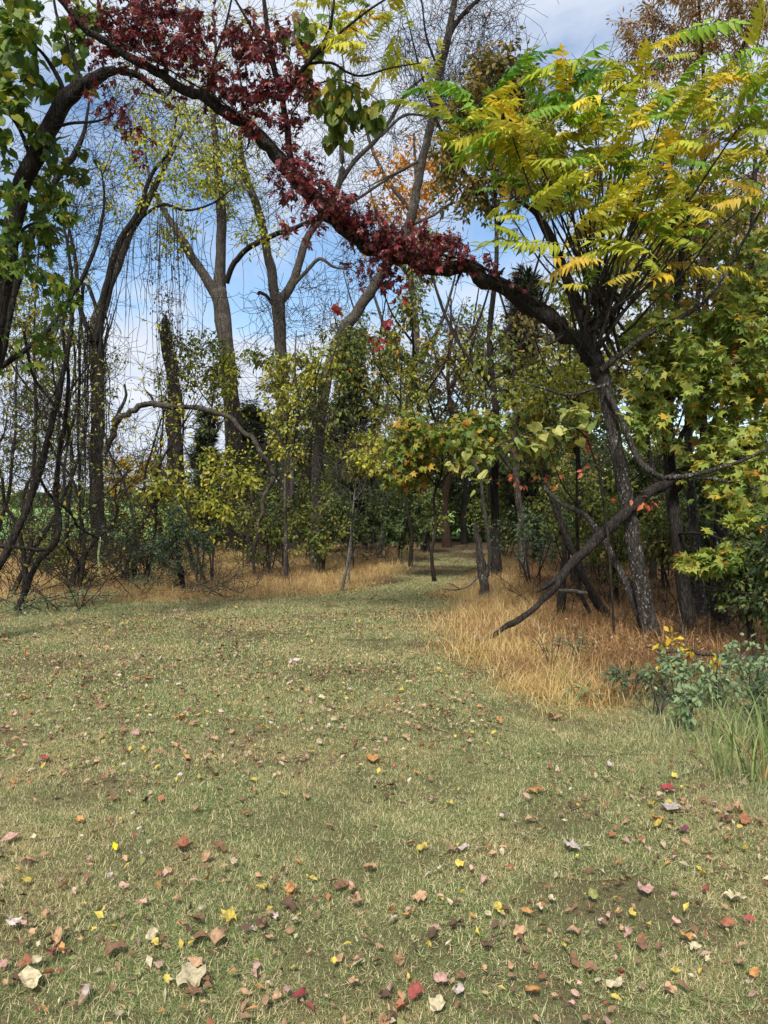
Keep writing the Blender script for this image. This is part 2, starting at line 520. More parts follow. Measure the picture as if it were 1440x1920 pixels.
def curled(kind, seed, amt):
    """a dry leaf lying on the grass: more facets, bent and crumpled"""
    r = np.random.default_rng(seed)
    if kind == 'ovate':
        ys = np.linspace(0, 1, 7); half = 0.34 * np.sin(np.pi * ys ** 0.8) ** 0.8
        cols = np.linspace(-1, 1, 5)
    elif kind == 'round':
        ys = np.linspace(0, 1, 7); half = 0.46 * np.sin(np.pi * ys ** 0.7) ** 0.6
        cols = np.linspace(-1, 1, 5)
    elif kind == 'long':
        ys = np.linspace(0, 1, 7); half = 0.16 * np.sin(np.pi * ys ** 0.9) ** 0.8
        cols = np.linspace(-1, 1, 3)
    else:                                       # lobed
        half_pts = maple_half(1.0) if seed % 2 else [(0, 0.04), (0.3, 0.0), (0.46, 0.22), (0.34, 0.4), (0.44, 0.66), (0.24, 0.86), (0.08, 0.74), (0, 0.72)]
        pts = np.array([p for p in half_pts] + [(-p[0], p[1]) for p in half_pts[::-1] if p[0] > 1e-6])
        c = np.array((0, 0.4)); n = len(pts)
        V = [np.append(c, 0)]
        for f in (0.55, 1.0):
            for p in pts: V.append(np.append(c + (p - c) * f, 0))
        V = np.array(V)
        T = [(0, 1 + i, 1 + (i + 1) % n) for i in range(n)]
        for i in range(n):
            a, b = 1 + i, 1 + (i + 1) % n
            T += [(a, a + n, b + n), (a, b + n, b)]
        half = None
    if half is not None:
        V = np.array([(c_ * h * (1 if abs(c_) < .3 else r.uniform(.62, 1.18)) + 0.02 * r.normal(), y + .025 * r.normal(), 0) for y, h in zip(ys, half) for c_ in cols])
        k = len(cols); T = []
        for i in range(len(ys) - 1):
            for j in range(k - 1):
                a = i * k + j
                T += [(a, a + 1, a + k + 1), (a, a + k + 1, a + k)]
    V = V - np.array((0, 0.5, 0))
    ax = r.uniform(-0.9, 0.9)
    ca, sa = math.cos(ax), math.sin(ax)
    q = V[:, 0] * ca + V[:, 1] * sa
    th = q * amt
    rr = np.where(abs(amt) > 1e-3, 1 / amt, 1)
    dz = rr * (1 - np.cos(th)) ; dq = rr * np.sin(th) - q
    V = V + np.stack([dq * ca, dq * sa, dz], -1)
    V[:, 2] += 0.06 * np.sin(V[:, 1] * 7 + seed) * np.abs(V[:, 0]) * 2 + r.normal(0, 0.034, len(V)) + 0.10 * np.sin(V[:, 0] * 9 + V[:, 1] * 5 + seed * 2) - 0.12 * r.uniform(-1, 1.5) * (V[:, 1] ** 2)
    V[:, 2] -= np.percentile(V[:, 2], 20)
    k = len(V)                                  # the stalk
    e = np.array((0, -0.5, V[:, 2].mean()))
    V = np.vstack([V, e + (-0.012, 0, 0), e + (0.012, 0, 0.01), e + (r.uniform(-.1, .1), -0.3, r.uniform(0, .1))])
    T.append((k, k + 1, k + 2))
    return V, np.array(T)

LEAF = {
    'small': [strip_leaf([0, 0.45, 1], [0, 0.27, 0], f, d) for f, d in ((0.35, 0.15), (0.15, 0.35), (0.5, 0.05))],
    'ovate': [strip_leaf([0, 0.3, 0.65, 1], [0, 0.27, 0.2, 0], f, d, tw) for f, d, tw in ((0.35, 0.2, 0), (0.15, 0.45, 0.4), (0.4, 0.1, -0.4))],
    'narrow': [strip_leaf([0, 0.4, 1], [0, 0.14, 0], f, d) for f, d in ((0.3, 0.4), (0.3, 0.1))],
    'heart': [fan_leaf(HEART, droop=d, fold=f, seed=s, stalk=0.3) for d, f, s in ((0.2, 0.25, 1), (0.45, 0.1, 2), (0.1, 0.35, 3))],
    'maple': [fan_leaf([(0, .04), (.14, .02), (.58, .12), (.34, .36), (.66, .80), (.22, .66), (0, 1.14)], droop=d, fold=f, seed=s, stalk=0.35) for d, f, s in ((0.3, 0.15, 1), (0.5, 0.0, 2), (0.15, 0.25, 3))],
    'creeper': [creeper_leaf(s) for s in range(4)],
    'frond': [frond(s, p, d) for s, p, d in ((1, 10, 0.18), (2, 11, 0.4), (3, 9, 0.6), (4, 10, 0.3), (5, 11, 0.5), (6, 9, 0.1))],
    'smallfrond': [frond(s, 5, d) for s, d in ((5, 0.3), (6, 0.5))],
    'spray': [spray(s) for s in range(4)],
}

def leaf_frames(D, Nn):
    y = norm(D); z = norm(Nn - (Nn * y).sum(-1, keepdims=True) * y); x = np.cross(y, z)
    return np.stack([x, y, z], -1)          # columns

_leafmesh = {}
def leaf_mesh(kind, var, pal, ci, mat, lab):
    k = (kind, var, pal, ci, mat)
    if k not in _leafmesh:
        V, T = LEAF[kind][var]
        c = np.clip(np.array(PAL[pal][ci][1]), 0, 1)
        _leafmesh[k] = mesh(lab, V, T, M[mat], np.tile(c, (len(V), 1)))
    return _leafmesh[k]

PAL = {
    'creeper': [(3, S(114, 48, 56)), (3, S(130, 52, 58)), (3, S(92, 42, 50)), (1.2, S(152, 66, 68)), (1.2, S(160, 98, 92)), (1, S(130, 78, 62))],
    'creeper_bright': [(3, S(150, 44, 42)), (2, S(126, 36, 38)), (1, S(168, 66, 50))],
    'frond_green': [(3, S(112, 158, 38)), (2, S(134, 172, 48)), (1, S(86, 134, 40))],
    'frond_yellow': [(3, S(208, 202, 66)), (2, S(222, 208, 80)), (4, S(184, 192, 64)), (.4, S(216, 184, 70))],
    'frond_mix': [(2, S(204, 186, 46)), (2, S(158, 172, 48)), (1, S(222, 186, 50)), (1, S(112, 150, 44))],
    'maple_green': [(3, S(144, 162, 74)), (3, S(164, 174, 82)), (2, S(116, 142, 68)), (1.4, S(194, 186, 80)), (.5, S(206, 172, 66)), (.12, S(208, 140, 66))],
    'maple_turn': [(3, S(122, 142, 58)), (2.4, S(168, 164, 66)), (1.2, S(202, 164, 66)), (.3, S(204, 136, 58)), (2, S(96, 122, 56))],
    'orange': [(3, S(220, 148, 52)), (2, S(206, 128, 44)), (1, S(226, 176, 66))],
    'grape': [(3, S(184, 182, 104)), (2, S(162, 172, 92)), (1, S(194, 176, 88)), (2, S(134, 154, 84))],
    'big_green': [(3, S(96, 124, 48)), (2, S(118, 142, 52)), (2, S(74, 104, 48)), (1, S(150, 158, 58)), (.5, S(196, 176, 60))],
    'heart_green': [(3, S(116, 138, 54)), (2, S(146, 152, 62)), (2, S(92, 116, 50)), (1, S(196, 172, 66))],
    'yellow_green': [(3, S(190, 184, 68)), (3, S(168, 172, 66)), (2, S(142, 156, 62)), (1, S(206, 190, 80))],
    'gold': [(3, S(208, 168, 40)), (2, S(190, 158, 46)), (1, S(160, 150, 54))],
    'olive': [(3, S(112, 128, 64)), (2, S(92, 112, 58)), (3, S(136, 142, 70)), (1.6, S(168, 158, 72))],
    'dark_green': [(3, S(76, 96, 56)), (3, S(88, 108, 60)), (2, S(62, 80, 50)), (1.2, S(130, 134, 66))],
    'grey_green': [(3, S(92, 112, 84)), (2, S(80, 104, 70)), (1, S(116, 130, 90))],
    'rust': [(3, S(160, 118, 74)), (2, S(142, 104, 66)), (2, S(176, 142, 84)), (1, S(136, 132, 70))],
    'brown_green': [(2, S(130, 120, 64)), (2, S(150, 128, 66)), (2, S(112, 116, 60)), (1, S(172, 140, 64))],
    'pink_red': [(2, S(206, 104, 72)), (2, S(196, 120, 84)), (1, S(214, 140, 70)), (1, S(186, 70, 62))],
    'weed': [(3, S(138, 160, 116)), (2, S(122, 148, 106)), (2, S(154, 172, 122)), (1, S(110, 132, 98))],
    'yellow': [(3, S(222, 188, 52)), (2, S(206, 170, 48)), (1, S(196, 186, 78))],
    'cedar': [(3, S(52, 66, 36)), (3, S(62, 78, 42)), (2, S(44, 56, 34)), (1, S(82, 88, 48))],
    'vine_dead': [(2, S(70, 66, 48)), (1, S(92, 92, 52))],
}

class Plant:
    """one thing: an Empty at its foot, wooden parts, twigs and leaves under it"""
    def __init__(s, name, label, cat, base, group=None):
        s.base = np.array(base, float)
        s.root = bpy.data.objects.new(name, None)
        s.root.empty_display_size = 0.1
        COL.objects.link(s.root)
        s.root.location = s.base
        tag(s.root, label, cat, group)
        s.N, s.D, s.R = np.zeros((0, 3)), np.zeros((0, 3)), np.zeros(0)
        s.tw = []          # (path, radii)
        s.lv = []          # leaf batches
    def nodes(s, p, r):
        d = norm(np.gradient(p, axis=0))
        s.N = np.vstack([s.N, p]); s.D = np.vstack([s.D, d]); s.R = np.concatenate([s.R, r])
    def limb(s, pts, part='limb', mat='bark_dark', sides=10, rough=0.05, wob=0.0, node=True, px=True, label=None, skip=0, wk=1.0):
        """pts: (x, y, Y, width) in photo pixels and metres, or world points with a radius"""
        if px:
            p = np.array([np.append(P(x, y, Y), w * 0.35 * wk / F * Y) for x, y, Y, w in pts])
        else:
            p = np.array(pts, float)
        q = smooth_path(p, 5)
        pos, rad = q[:, :3], np.maximum(q[:, 3], 0.0012)
        if wob:
            n = len(pos); k = rng.normal(0, 1, (n, 3)); k = (k + np.roll(k, 1, 0) + np.roll(k, -1, 0)) / 1.7
            k[0] = 0
            pos = pos + k * wob * rad[:, None]
        V, Q = tubes(pos[None], rad[None], sides, rough)
        # close the far end
        n = len(V); V = np.vstack([V, pos[-1:]])
        e = n - sides + np.arange(sides)
        capq = np.stack([e, np.roll(e, -1), np.full(sides, n), np.full(sides, n)], -1)
        me = bpy.data.meshes.new(part)
        me.from_pydata((V - s.base).tolist(), [], Q.tolist() + capq[:, :3].tolist())
        me.polygons.foreach_set('use_smooth', np.ones(len(me.polygons), bool))
        me.materials.append(M[mat])
        o = link(part, me, s.root)
        if label: o['label'] = label
        if node: s.nodes(pos[skip:], rad[skip:])
        return o
    def grow(s, targets, r_end=0.003, k=0.006, maxlen=3.0, sag=0.0, wob=0.05, keep=True):
        """twigs that reach from the nearest wood to each target"""
        targets = np.asarray(targets); r_end = max(r_end * 1.3, 0.0003 * float(targets[:, 1].mean())); k = k * 1.25
        d0 = np.array([np.min(((s.N - t) ** 2).sum(1)) for t in targets])
        first = len(s.tw)
        ts = np.linspace(0, 1, 6)[:, None]
        for t in targets[np.argsort(d0)]:
            d = t - s.N; L = np.linalg.norm(d, axis=1) + 1e-6
            cosa = (d * s.D).sum(1) / L
            i = int(np.argmin(L * (1.3 - 0.5 * cosa)))
            l = L[i]
            if l > maxlen: continue
            p0 = s.N[i]
            c = p0 + s.D[i] * l * 0.4 + rng.normal(0, 0.1, 3) * l
            c[2] += sag * l
            p = (1 - ts) ** 2 * p0 + 2 * ts * (1 - ts) * c + ts ** 2 * t
            p[1:-1] += rng.normal(0, wob * l * 0.35, (4, 3))
            r0 = min(s.R[i] * 0.75, r_end + k * l)
            r = np.linspace(max(r0, r_end), r_end, 6)
            s.tw.append((p, r))
            if keep: s.nodes(p[1:], r[1:])
        return range(first, len(s.tw))
    def fuzz(s, n, l0, l1, up=0.0, rmax=0.06, gen=2):
        """fine bare twigs from wood that is already there"""
        for g in range(gen):
            ok = np.nonzero(s.R < rmax)[0]
            if len(ok) == 0: return
            m = n // gen
            i = ok[rng.integers(0, len(ok), m)]
            L = rng.uniform(l0, l1, m) / (1 + .5 * g)
            d = norm(s.D[i] * .7 + rng.normal(0, .8, (m, 3)) + np.array([0, 0, up]))
            p = [s.N[i]]
            for k in range(5):
                d = norm(d + rng.normal(0, .28, (m, 3)) + np.array([0, 0, up * .15]))
                p.append(p[-1] + d * (L / 5)[:, None])
            p = np.stack(p, 1); p[..., 2] = np.maximum(p[..., 2], .03)
            Yd = np.maximum(p[:, 0, 1], 4)
            re = .00028 * Yd; r0 = np.maximum(np.minimum(s.R[i] * .7, re + .0035 * L), re)
            rr = r0[:, None] + (re - r0)[:, None] * np.linspace(0, 1, 6)
            s.tw += list(zip(p, rr))
            q = p[:, 1:].reshape(-1, 3); dd = norm(np.diff(p, axis=1)).reshape(-1, 3)
            s.N = np.vstack([s.N, q]); s.D = np.vstack([s.D, dd]); s.R = np.concatenate([s.R, rr[:, 1:].ravel()])
    def leaf(s, pos, D, Nn, size, kind, pal, mat='leaf', ci=None):
        n = len(pos)
        if n == 0: return
        w = np.array([p[0] for p in PAL[pal]]); w = w / w.sum()
        if ci is None: ci = rng.choice(len(w), n, p=w)
        s.lv.append((np.asarray(pos), leaf_frames(D, Nn), np.broadcast_to(size, (n,)).astype(float), kind, rng.integers(0, len(LEAF[kind]), n), pal, ci, mat))
    def leaves_on(s, idx, per, size, kind, pal, mat='leaf', spread=0.06, droop=0.5, up=1.0, t0=0.25, jit=0.6, along=0.6):
        idx = list(idx)
        if not idx: return
        n = max(1, int(len(idx) * per))
        which = rng.integers(0, len(idx), n)
        pth = np.array([s.tw[i][0] for i in idx])[which]
        t = rng.uniform(t0, 1, n) * 4.999
        a = t.astype(int); f = (t - a)[:, None]
        ar = np.arange(n)
        pos = pth[ar, a] * (1 - f) + pth[ar, a + 1] * f
        td = norm(pth[ar, a + 1] - pth[ar, a])
        rd = norm(rng.normal(0, 1, (n, 3)))
        D = norm(td * along + rd + np.array([0, 0, -droop]))
        pos = pos + rd * spread * rng.random((n, 1))
        Nn = rng.normal(0, jit, (n, 3)) + np.array([0, -0.15, up])
        sz = size * rng.uniform(0.65, 1.2, n)
        s.leaf(pos, D, Nn, sz, kind, pal, mat)
    def done(s, twig_mat='twig', leaf_name='leaf', most=300, min_px=11, twig_sides=3, crown_name='foliage'):
        if s.tw:
            V, Q = tubes(np.array([p for p, r in s.tw]), np.array([r for p, r in s.tw]), twig_sides)
            tag(link('twigs', mesh('twigs', V - s.base, Q, M[twig_mat], None, True), s.root), kind='stuff')
        if not s.lv: return
        # the leaves that show largest are objects of their own, the rest one mass
        rec = []
        for bi, (pos, R, size, kind, var, pal, ci, mat) in enumerate(s.lv):
            px = size * F / np.maximum(pos[:, 1], 0.5)
            u_ = CX + pos[:, 0] / pos[:, 1] * F; v_ = HZ - (pos[:, 2] - EYE) / pos[:, 1] * F
            px = np.where((u_ > -10) & (u_ < 1450) & (v_ > -10) & (v_ < 1930), px, 0)
            for j in np.nonzero(px >= min_px)[0]: rec.append((px[j], bi, j))
        rec.sort(reverse=True)
        rec = rec[:most]
        single = [set() for _ in s.lv]
        for _, bi, j in rec: single[bi].add(int(j))
        allV, allT, allC, n0 = [], [], [], 0
        mat_used = None
        for bi, (pos, R, size, kind, var, pal, ci, mat) in enumerate(s.lv):
            mat_used = mat_used or mat
            for j in single[bi]:
                o = link(leaf_name, leaf_mesh(kind, int(var[j]), pal, int(ci[j]), mat, leaf_name), s.root)
                m4 = np.eye(4); m4[:3, :3] = R[j] * size[j]; m4[:3, 3] = pos[j] - s.base
                o.matrix_basis = Matrix(m4.tolist())
            rest = np.array([j for j in range(len(pos)) if j not in single[bi]], int)
            if len(rest) == 0: continue
            cols = np.array([p[1] for p in PAL[pal]])
            for vi in range(len(LEAF[kind])):
                sel = rest[var[rest] == vi]
                if len(sel) == 0: continue
                V, T = LEAF[kind][vi]
                W = np.einsum('nij,vj->nvi', R[sel] * size[sel][:, None, None], V) + (pos[sel] - s.base)[:, None]
                c = cols[ci[sel]] * rng.uniform(0.75, 1.2, (len(sel), 1)) * rng.uniform(0.93, 1.07, (len(sel), 3))
                allV.append(W.reshape(-1, 3)); allC.append(np.repeat(np.clip(c, 0, 1), len(V), 0))
                allT.append((T[None] + (n0 + np.arange(len(sel)) * len(V))[:, None, None]).reshape(-1, 3))
                n0 += len(sel) * len(V)
        if allV:
            tag(link(crown_name, mesh(crown_name, np.vstack(allV), np.vstack(allT), M[mat_used], np.vstack(allC)), s.root), kind='stuff')

def ell(cx, cy, Y, rx, ry, rd, n, hollow=0.0):
    """n points inside an ellipsoid given by its place in the photo and its distance"""
    m = int(n * 2.4) if n >= 14 else n
    v_ = norm(rng.normal(0, 1, (m, 3))) * (hollow + (1 - hollow) * rng.random((m, 1)) ** (1 / 3)) * rng.uniform(.8, 1.25, (m, 1))
    if m > n:                                   # clumps and gaps, and an uneven outline
        ph = rng.uniform(0, 6, 6)
        f = (np.sin(v_[:, 0] * 5 + ph[0]) * np.sin(v_[:, 2] * 4.4 + ph[1]) + np.sin(v_[:, 1] * 4 + ph[2] + v_[:, 0] * 2.5)
             + .7 * np.sin(v_[:, 0] * 9 + ph[3]) * np.sin(v_[:, 2] * 8 + ph[4])) + rng.random(m) * 1.6
        v_ = v_[np.argsort(-f)[:n]]
    c = P(cx, cy, Y)
    p = c + v_ * np.array([rx / F * Y, rd, ry / F * Y])
    p[:, 2] = np.maximum(p[:, 2], 0.08)
    return p

# ------------------------------------------------------------------ scattered grass
def scatter(name, pts, rotz, scl, var, sources, label, cat, tilt=0.12):
    n = len(pts)
    me = bpy.data.meshes.new(name)
    me.vertices.add(n); me.vertices.foreach_set('co', np.ascontiguousarray(pts, np.float32).ravel())
    rot = np.stack([rng.normal(0, tilt, n), rng.normal(0, tilt, n), rotz], -1).astype(np.float32)
    a = me.attributes.new('rot', 'FLOAT_VECTOR', 'POINT'); a.data.foreach_set('vector', rot.ravel())
    a = me.attributes.new('scl', 'FLOAT', 'POINT'); a.data.foreach_set('value', np.asarray(scl, np.float32))
    a = me.attributes.new('var', 'INT', 'POINT'); a.data.foreach_set('value', np.asarray(var, np.int32))
    o = link(name, me)
    ng = bpy.data.node_groups.new(name, 'GeometryNodeTree')
    ng.interface.new_socket('Geometry', in_out='INPUT', socket_type='NodeSocketGeometry')
    ng.interface.new_socket('Geometry', in_out='OUTPUT', socket_type='NodeSocketGeometry')
    N_, L_ = ng.nodes, ng.links
    gi, go = N_.new('NodeGroupInput'), N_.new('NodeGroupOutput')
    jn = N_.new('GeometryNodeJoinGeometry')
    def named(nm, ty):
        x = N_.new('GeometryNodeInputNamedAttribute'); x.data_type = ty; x.inputs['Name'].default_value = nm
        return x.outputs['Attribute']
    r_, s_, v_ = named('rot', 'FLOAT_VECTOR'), named('scl', 'FLOAT'), named('var', 'INT')
    for i, src in enumerate(sources):
        oi = N_.new('GeometryNodeObjectInfo'); oi.inputs['Object'].default_value = src
        oi.inputs['As Instance'].default_value = True
        cp = N_.new('FunctionNodeCompare'); cp.data_type = 'INT'; cp.operation = 'EQUAL'
        L_.new(v_, cp.inputs[2]); cp.inputs[3].default_value = i
        ip = N_.new('GeometryNodeInstanceOnPoints')
        L_.new(gi.outputs[0], ip.inputs['Points']); L_.new(oi.outputs['Geometry'], ip.inputs['Instance'])
        L_.new(cp.outputs[0], ip.inputs['Selection']); L_.new(r_, ip.inputs['Rotation']); L_.new(s_, ip.inputs['Scale'])
        L_.new(ip.outputs[0], jn.inputs[0])
    L_.new(jn.outputs[0], go.inputs[0])
    md = o.modifiers.new('scatter', 'NODES'); md.node_group = ng
    tag(o, label, cat, kind='stuff')
    return o

def tuft(name, n, radius, hmin, hmax, width, lean, bend, mat, seed, segs=2, clump=14.0):
    r = np.random.default_rng(seed)
    a = r.uniform(0, 2 * np.pi, n); d = np.minimum(radius * 0.68 * np.sqrt(-2 * np.log(1 - r.random(n))), radius * 1.45)
    kp = r.random(n) < 0.46 + 0.7 * vnoise(np.cos(a) * d + 5, np.sin(a) * d + 5, seed + 100, clump)
    a, d = a[kp], d[kp]; n = len(a)
    base = np.stack([np.cos(a) * d, np.sin(a) * d, -0.01 + 0 * a], -1)
    h = r.uniform(hmin, hmax, n) * (0.6 + 0.8 * vnoise(base[:, 0] + 9, base[:, 1] + 9, seed, clump)); az = r.uniform(0, 2 * np.pi, n)
    ln = np.abs(r.normal(0, lean, n)); bd = np.abs(r.normal(0, bend, n))
    out = np.stack([np.cos(az), np.sin(az), 0 * az], -1)
    side = np.stack([-np.sin(az + r.normal(0, .8, n)), np.cos(az), 0 * az], -1)
    side = norm(side)
    ts = np.linspace(0, 1, segs + 1)
    rnd, rnd2 = r.random(n), r.random(n)
    per = 2 * segs + 1
    V = np.zeros((n, per, 3)); C = np.zeros((n, per, 3))
    for j, t in enumerate(ts):
        th = ln + bd * t
        c = base + (h * t)[:, None] * (np.cos(th)[:, None] * np.array([0, 0, 1]) + np.sin(th)[:, None] * out)
        c[:, 2] = np.maximum(c[:, 2], -0.005 + 0.006 * t)
        w = (width * (1 - 0.85 * t) * 0.5 * (0.7 + 0.6 * rnd2))[:, None]
        cc = np.stack([rnd, np.full(n, t), rnd2], -1)
        if j < segs:
            V[:, 2 * j] = c - side * w; V[:, 2 * j + 1] = c + side * w
            C[:, 2 * j] = cc; C[:, 2 * j + 1] = cc
        else:
            V[:, 2 * j] = c; C[:, 2 * j] = cc
    T0 = []
    for j in range(segs - 1): T0 += [(2 * j, 2 * j + 1, 2 * j + 3), (2 * j, 2 * j + 3, 2 * j + 2)]
    T0.append((2 * segs - 2, 2 * segs - 1, 2 * segs))
    T_ = (np.array(T0)[None] + (np.arange(n) * per)[:, None, None]).reshape(-1, 3)
    me = mesh(name, V.reshape(-1, 3), T_, M[mat], C.reshape(-1, 3))
    return bpy.data.objects.new(name, me)       # the pattern for the scatter, not placed in the scene itself

def rand_ground(x0, x1, y0, y1, dens, wedge=True):
    n = int((x1 - x0) * (y1 - y0) * dens)
    x = rng.uniform(x0, x1, n); y = rng.uniform(y0, y1, n)
    if wedge:
        k = np.abs(x) < 0.5 * y + 0.8
        x, y = x[k], y[k]
    return x, y
# ------------------------------------------------------------------ lawn and wild grass
def patches(x0, x1, y0, y1, step, inside):
    """jittered grid of patch centres"""
    gx_, gy_ = np.meshgrid(np.arange(x0, x1, step), np.arange(y0, y1, step))
    x = (gx_ + (np.arange(gx_.shape[0]) % 2)[:, None] * step * 0.5).ravel(); y = gy_.ravel()
    x = x + rng.uniform(-.12, .12, len(x)) * step; y = y + rng.uniform(-.12, .12, len(y)) * step
    k = (np.abs(x) < 0.5 * y + step + 0.5) & inside(x, y)
    return x[k], y[k]
def jit(x, y, amt): return x + amt * (vnoise(x, y, 3, 1.7) - 0.5), y + amt * (vnoise(x, y, 4, 1.7) - 0.5)
def lawn_here(x, y):
    a_, b_ = jit(x, y, 0.4)
    k = ~in_poly(a_, b_, POLY_DRY_RIGHT) & ~in_poly(a_, b_, POLY_DRY_LEFT) & (y < 26)
    return k & ((y < 14.5) | (np.abs(x - 1.6) < 2.2))
def lay(name, x, y, smin, smax, src, label, tilt=0.02, flat=False):
    n = len(x)
    return scatter(name, np.stack([x, y, gz(x, y)], -1), rng.uniform(0, 6.28, n), rng.uniform(smin, smax, n), rng.integers(0, len(src), n), src, label, 'grass', tilt)

lawn_src = [tuft('lawn_patch', 14500, 0.30, 0.016, 0.042, 0.0024, 1.05, 0.8, 'lawn', 20 + i) for i in range(5)]
x, y = patches(-4.5, 4.5, 1.6, 6.4, 0.40, lawn_here)
lay('lawn_grass', x, y, 0.9, 1.12, lawn_src, 'mown lawn grass in the foreground, green and straw coloured')
lawn_far = [tuft('lawn_patch_far', 16000, 0.60, 0.018, 0.048, 0.0048, 1.0, 0.8, 'lawn', 30 + i) for i in range(3)]
x, y = patches(-9, 9, 6.5, 26, 0.80, lambda a, b: lawn_here(a, b) & ((b < 15) | (rng.random(len(b)) < np.clip(1.9 - b / 15, .25, 1))))
lay('mown_path_grass', x, y, 0.9, 1.1, lawn_far, 'short grass of the clearing and the path into the trees')

stilt_src = [tuft('dry_grass_clump', 1350, 0.45, 0.10, 0.34, 0.0062, 0.6, 1.9, 'stilt', 40 + i, 3, 6.0) for i in range(5)]
stilt_tuft = [tuft('dry_grass_tuft', 40, 0.10, 0.08, 0.26, 0.006, 0.5, 1.1, 'stilt', 50 + i, 3) for i in range(4)]
def wild(name, poly, box, step, src, label, smin, smax, jitter=0.6):
    x, y = patches(*box, step, lambda a, b: in_poly(*jit(a, b, jitter), poly))
    return lay(name, x, y, smin, smax, src, label, 0.05)
wild('dry_grass_bank', POLY_DRY_LEFT, (-14, 2, 12, 30), 0.62, stilt_src, 'tan dry grass along the left edge of the woods', 0.5, 1.0)
POLY_GOLD = pxpoly([(918, 1036), (925, 1055), (905, 1085), (868, 1112), (850, 1138), (836, 1170), (850, 1215), (870, 1262), (940, 1302), (1050, 1340), (1130, 1352), (1150, 1300), (1090, 1230), (1010, 1180), (960, 1120), (960, 1036)])
brown_src = [tuft('brown_grass_clump', 1000, 0.45, 0.06, 0.30, 0.006, 0.8, 2.0, 'brown', 70 + i, 3, 7.0) for i in range(4)]
x, y = patches(-1, 10, 5, 26, 0.55, lambda a, b: in_poly(*jit(a, b, .5), POLY_DRY_RIGHT) & ~in_poly(*jit(a, b, .5), POLY_GOLD))
lay('brown_undergrowth', x, y, .6, 1.15, brown_src, 'reddish brown matted grass around the trunks on the right', .06)
wild('dry_grass_patch', POLY_GOLD, (-1, 10, 5, 26), 0.5, stilt_src, 'golden drooping dry grass between the lawn and the leaning log', 0.6, 1.1, 0.5)
# straggling tufts along the edges of the dry grass
x, y = rand_ground(-12, 8, 5.4, 26, 9)
jx, jy = x + rng.normal(0, 0.35, len(x)), y + rng.normal(0, 0.45, len(x))
k = (in_poly(jx, jy, POLY_DRY_RIGHT) | in_poly(jx, jy, POLY_DRY_LEFT)) & lawn_here(x, y)
lay('straggling_dry_grass', x[k], y[k], 0.4, 1.0, stilt_tuft, 'loose tan tufts straying from the dry grass into the lawn', 0.2)
lush_src = [tuft('lush_grass_clump', 900, 0.35, 0.06, 0.20, 0.0055, 0.5, 1.0, 'lush', 60 + i, 3) for i in range(4)]
wild('lush_grass_verge', POLY_WEEDS, (1, 8, 3.2, 7.6), 0.42, lush_src, 'longer green grass under the weeds at the right edge', 0.35, 0.75, 0.4)
POLY_TALL_LEFT = pxpoly([(-160, 1200), (40, 1200), (180, 1180), (280, 1150), (300, 1125), (-200, 1118)])
x, y = rand_ground(-4.5, 4.5, 1.8, 11, 3.5)
k = lawn_here(x, y) & (vnoise(x, y, 61, 1.1) > .45)
clover = [tuft('green_tuft', 60, .06, .02, .075, .004, .7, .9, 'lush', 80 + i, 2) for i in range(4)]
lay('green_tufts', x[k], y[k], .5, 1.3, clover, 'scattered greener tufts standing in the lawn', .1)
wild('rank_grass_verge', POLY_TALL_LEFT, (-9, 0, 8, 15), 0.75, lush_src, 'uncut grey green grass at the left end of the clearing', 0.4, 0.8, 0.8)
# ================================================================== trees on the right
# --- the forked tree whose long limb arches over the clearing
T = Plant('forked_tree', 'leaning forked tree with a long dark limb arching over the clearing', 'tree', G(1222, 9.2))
T.limb([(1226, 1212, 9.2, 54), (1214, 1150, 9.2, 46), (1200, 1080, 9.2, 42), (1188, 1010, 9.2, 40), (1175, 940, 9.2, 38), (1160, 860, 9.2, 36),
        (1143, 770, 9.25, 36), (1128, 690, 9.3, 42)], 'trunk', 'bark_lichen', 14, 0.05)
T.limb([(1135, 720, 9.3, 36), (1115, 680, 9.25, 42), (1085, 640, 9.2, 42), (1045, 605, 9.1, 42), (1000, 572, 9, 42), (940, 535, 8.9, 40), (880, 507, 8.8, 39), (810, 495, 8.6, 37),
        (745, 478, 8.5, 36), (690, 458, 8.4, 37), (640, 420, 8.3, 36), (590, 372, 8.2, 35), (550, 330, 8.1, 34), (505, 275, 8, 31), (440, 222, 7.9, 28),
        (370, 180, 7.8, 25), (300, 140, 7.7, 22), (230, 100, 7.6, 19), (165, 55, 7.5, 16), (110, 0, 7.4, 13), (40, -70, 7.3, 9), (-40, -150, 7.2, 4)],
       'limb', 'bark_dark', 12, 0.10, 0.34, wk=1.05, label='long dark limb arching to the upper left')
T.limb([(548, 330, 8.1, 17), (545, 300, 8.1, 18), (538, 240, 8.05, 17), (530, 185, 8, 16), (512, 120, 7.9, 14), (500, 40, 7.8, 12), (488, -60, 7.7, 8)], 'limb', 'bark_dark', 8, 0.05, 0.1)
T.limb([(531, 190, 8, 13), (560, 140, 7.9, 12), (600, 92, 7.8, 11), (618, 55, 7.75, 9), (625, 10, 7.7, 7), (630, -50, 7.6, 4)], 'limb', 'bark_dark', 8, 0.05, 0.1)
T.limb([(590, 105, 7.85, 7), (640, 60, 7.8, 7), (690, 20, 7.7, 6), (745, -15, 7.6, 4)], 'limb', 'bark_dark', 6, 0.05, 0.1)
T.limb([(575, 120, 7.9, 8), (620, 118, 7.85, 7), (650, 135, 7.8, 6), (680, 142, 7.8, 6), (730, 128, 7.7, 5), (790, 118, 7.6, 3)], 'limb', 'bark_dark', 6, 0.05, 0.1)
T.limb([(515, 130, 7.9, 8), (490, 90, 7.9, 8), (465, 40, 7.8, 7), (430, -20, 7.7, 5)], 'limb', 'bark_dark', 6, 0.05, 0.1)
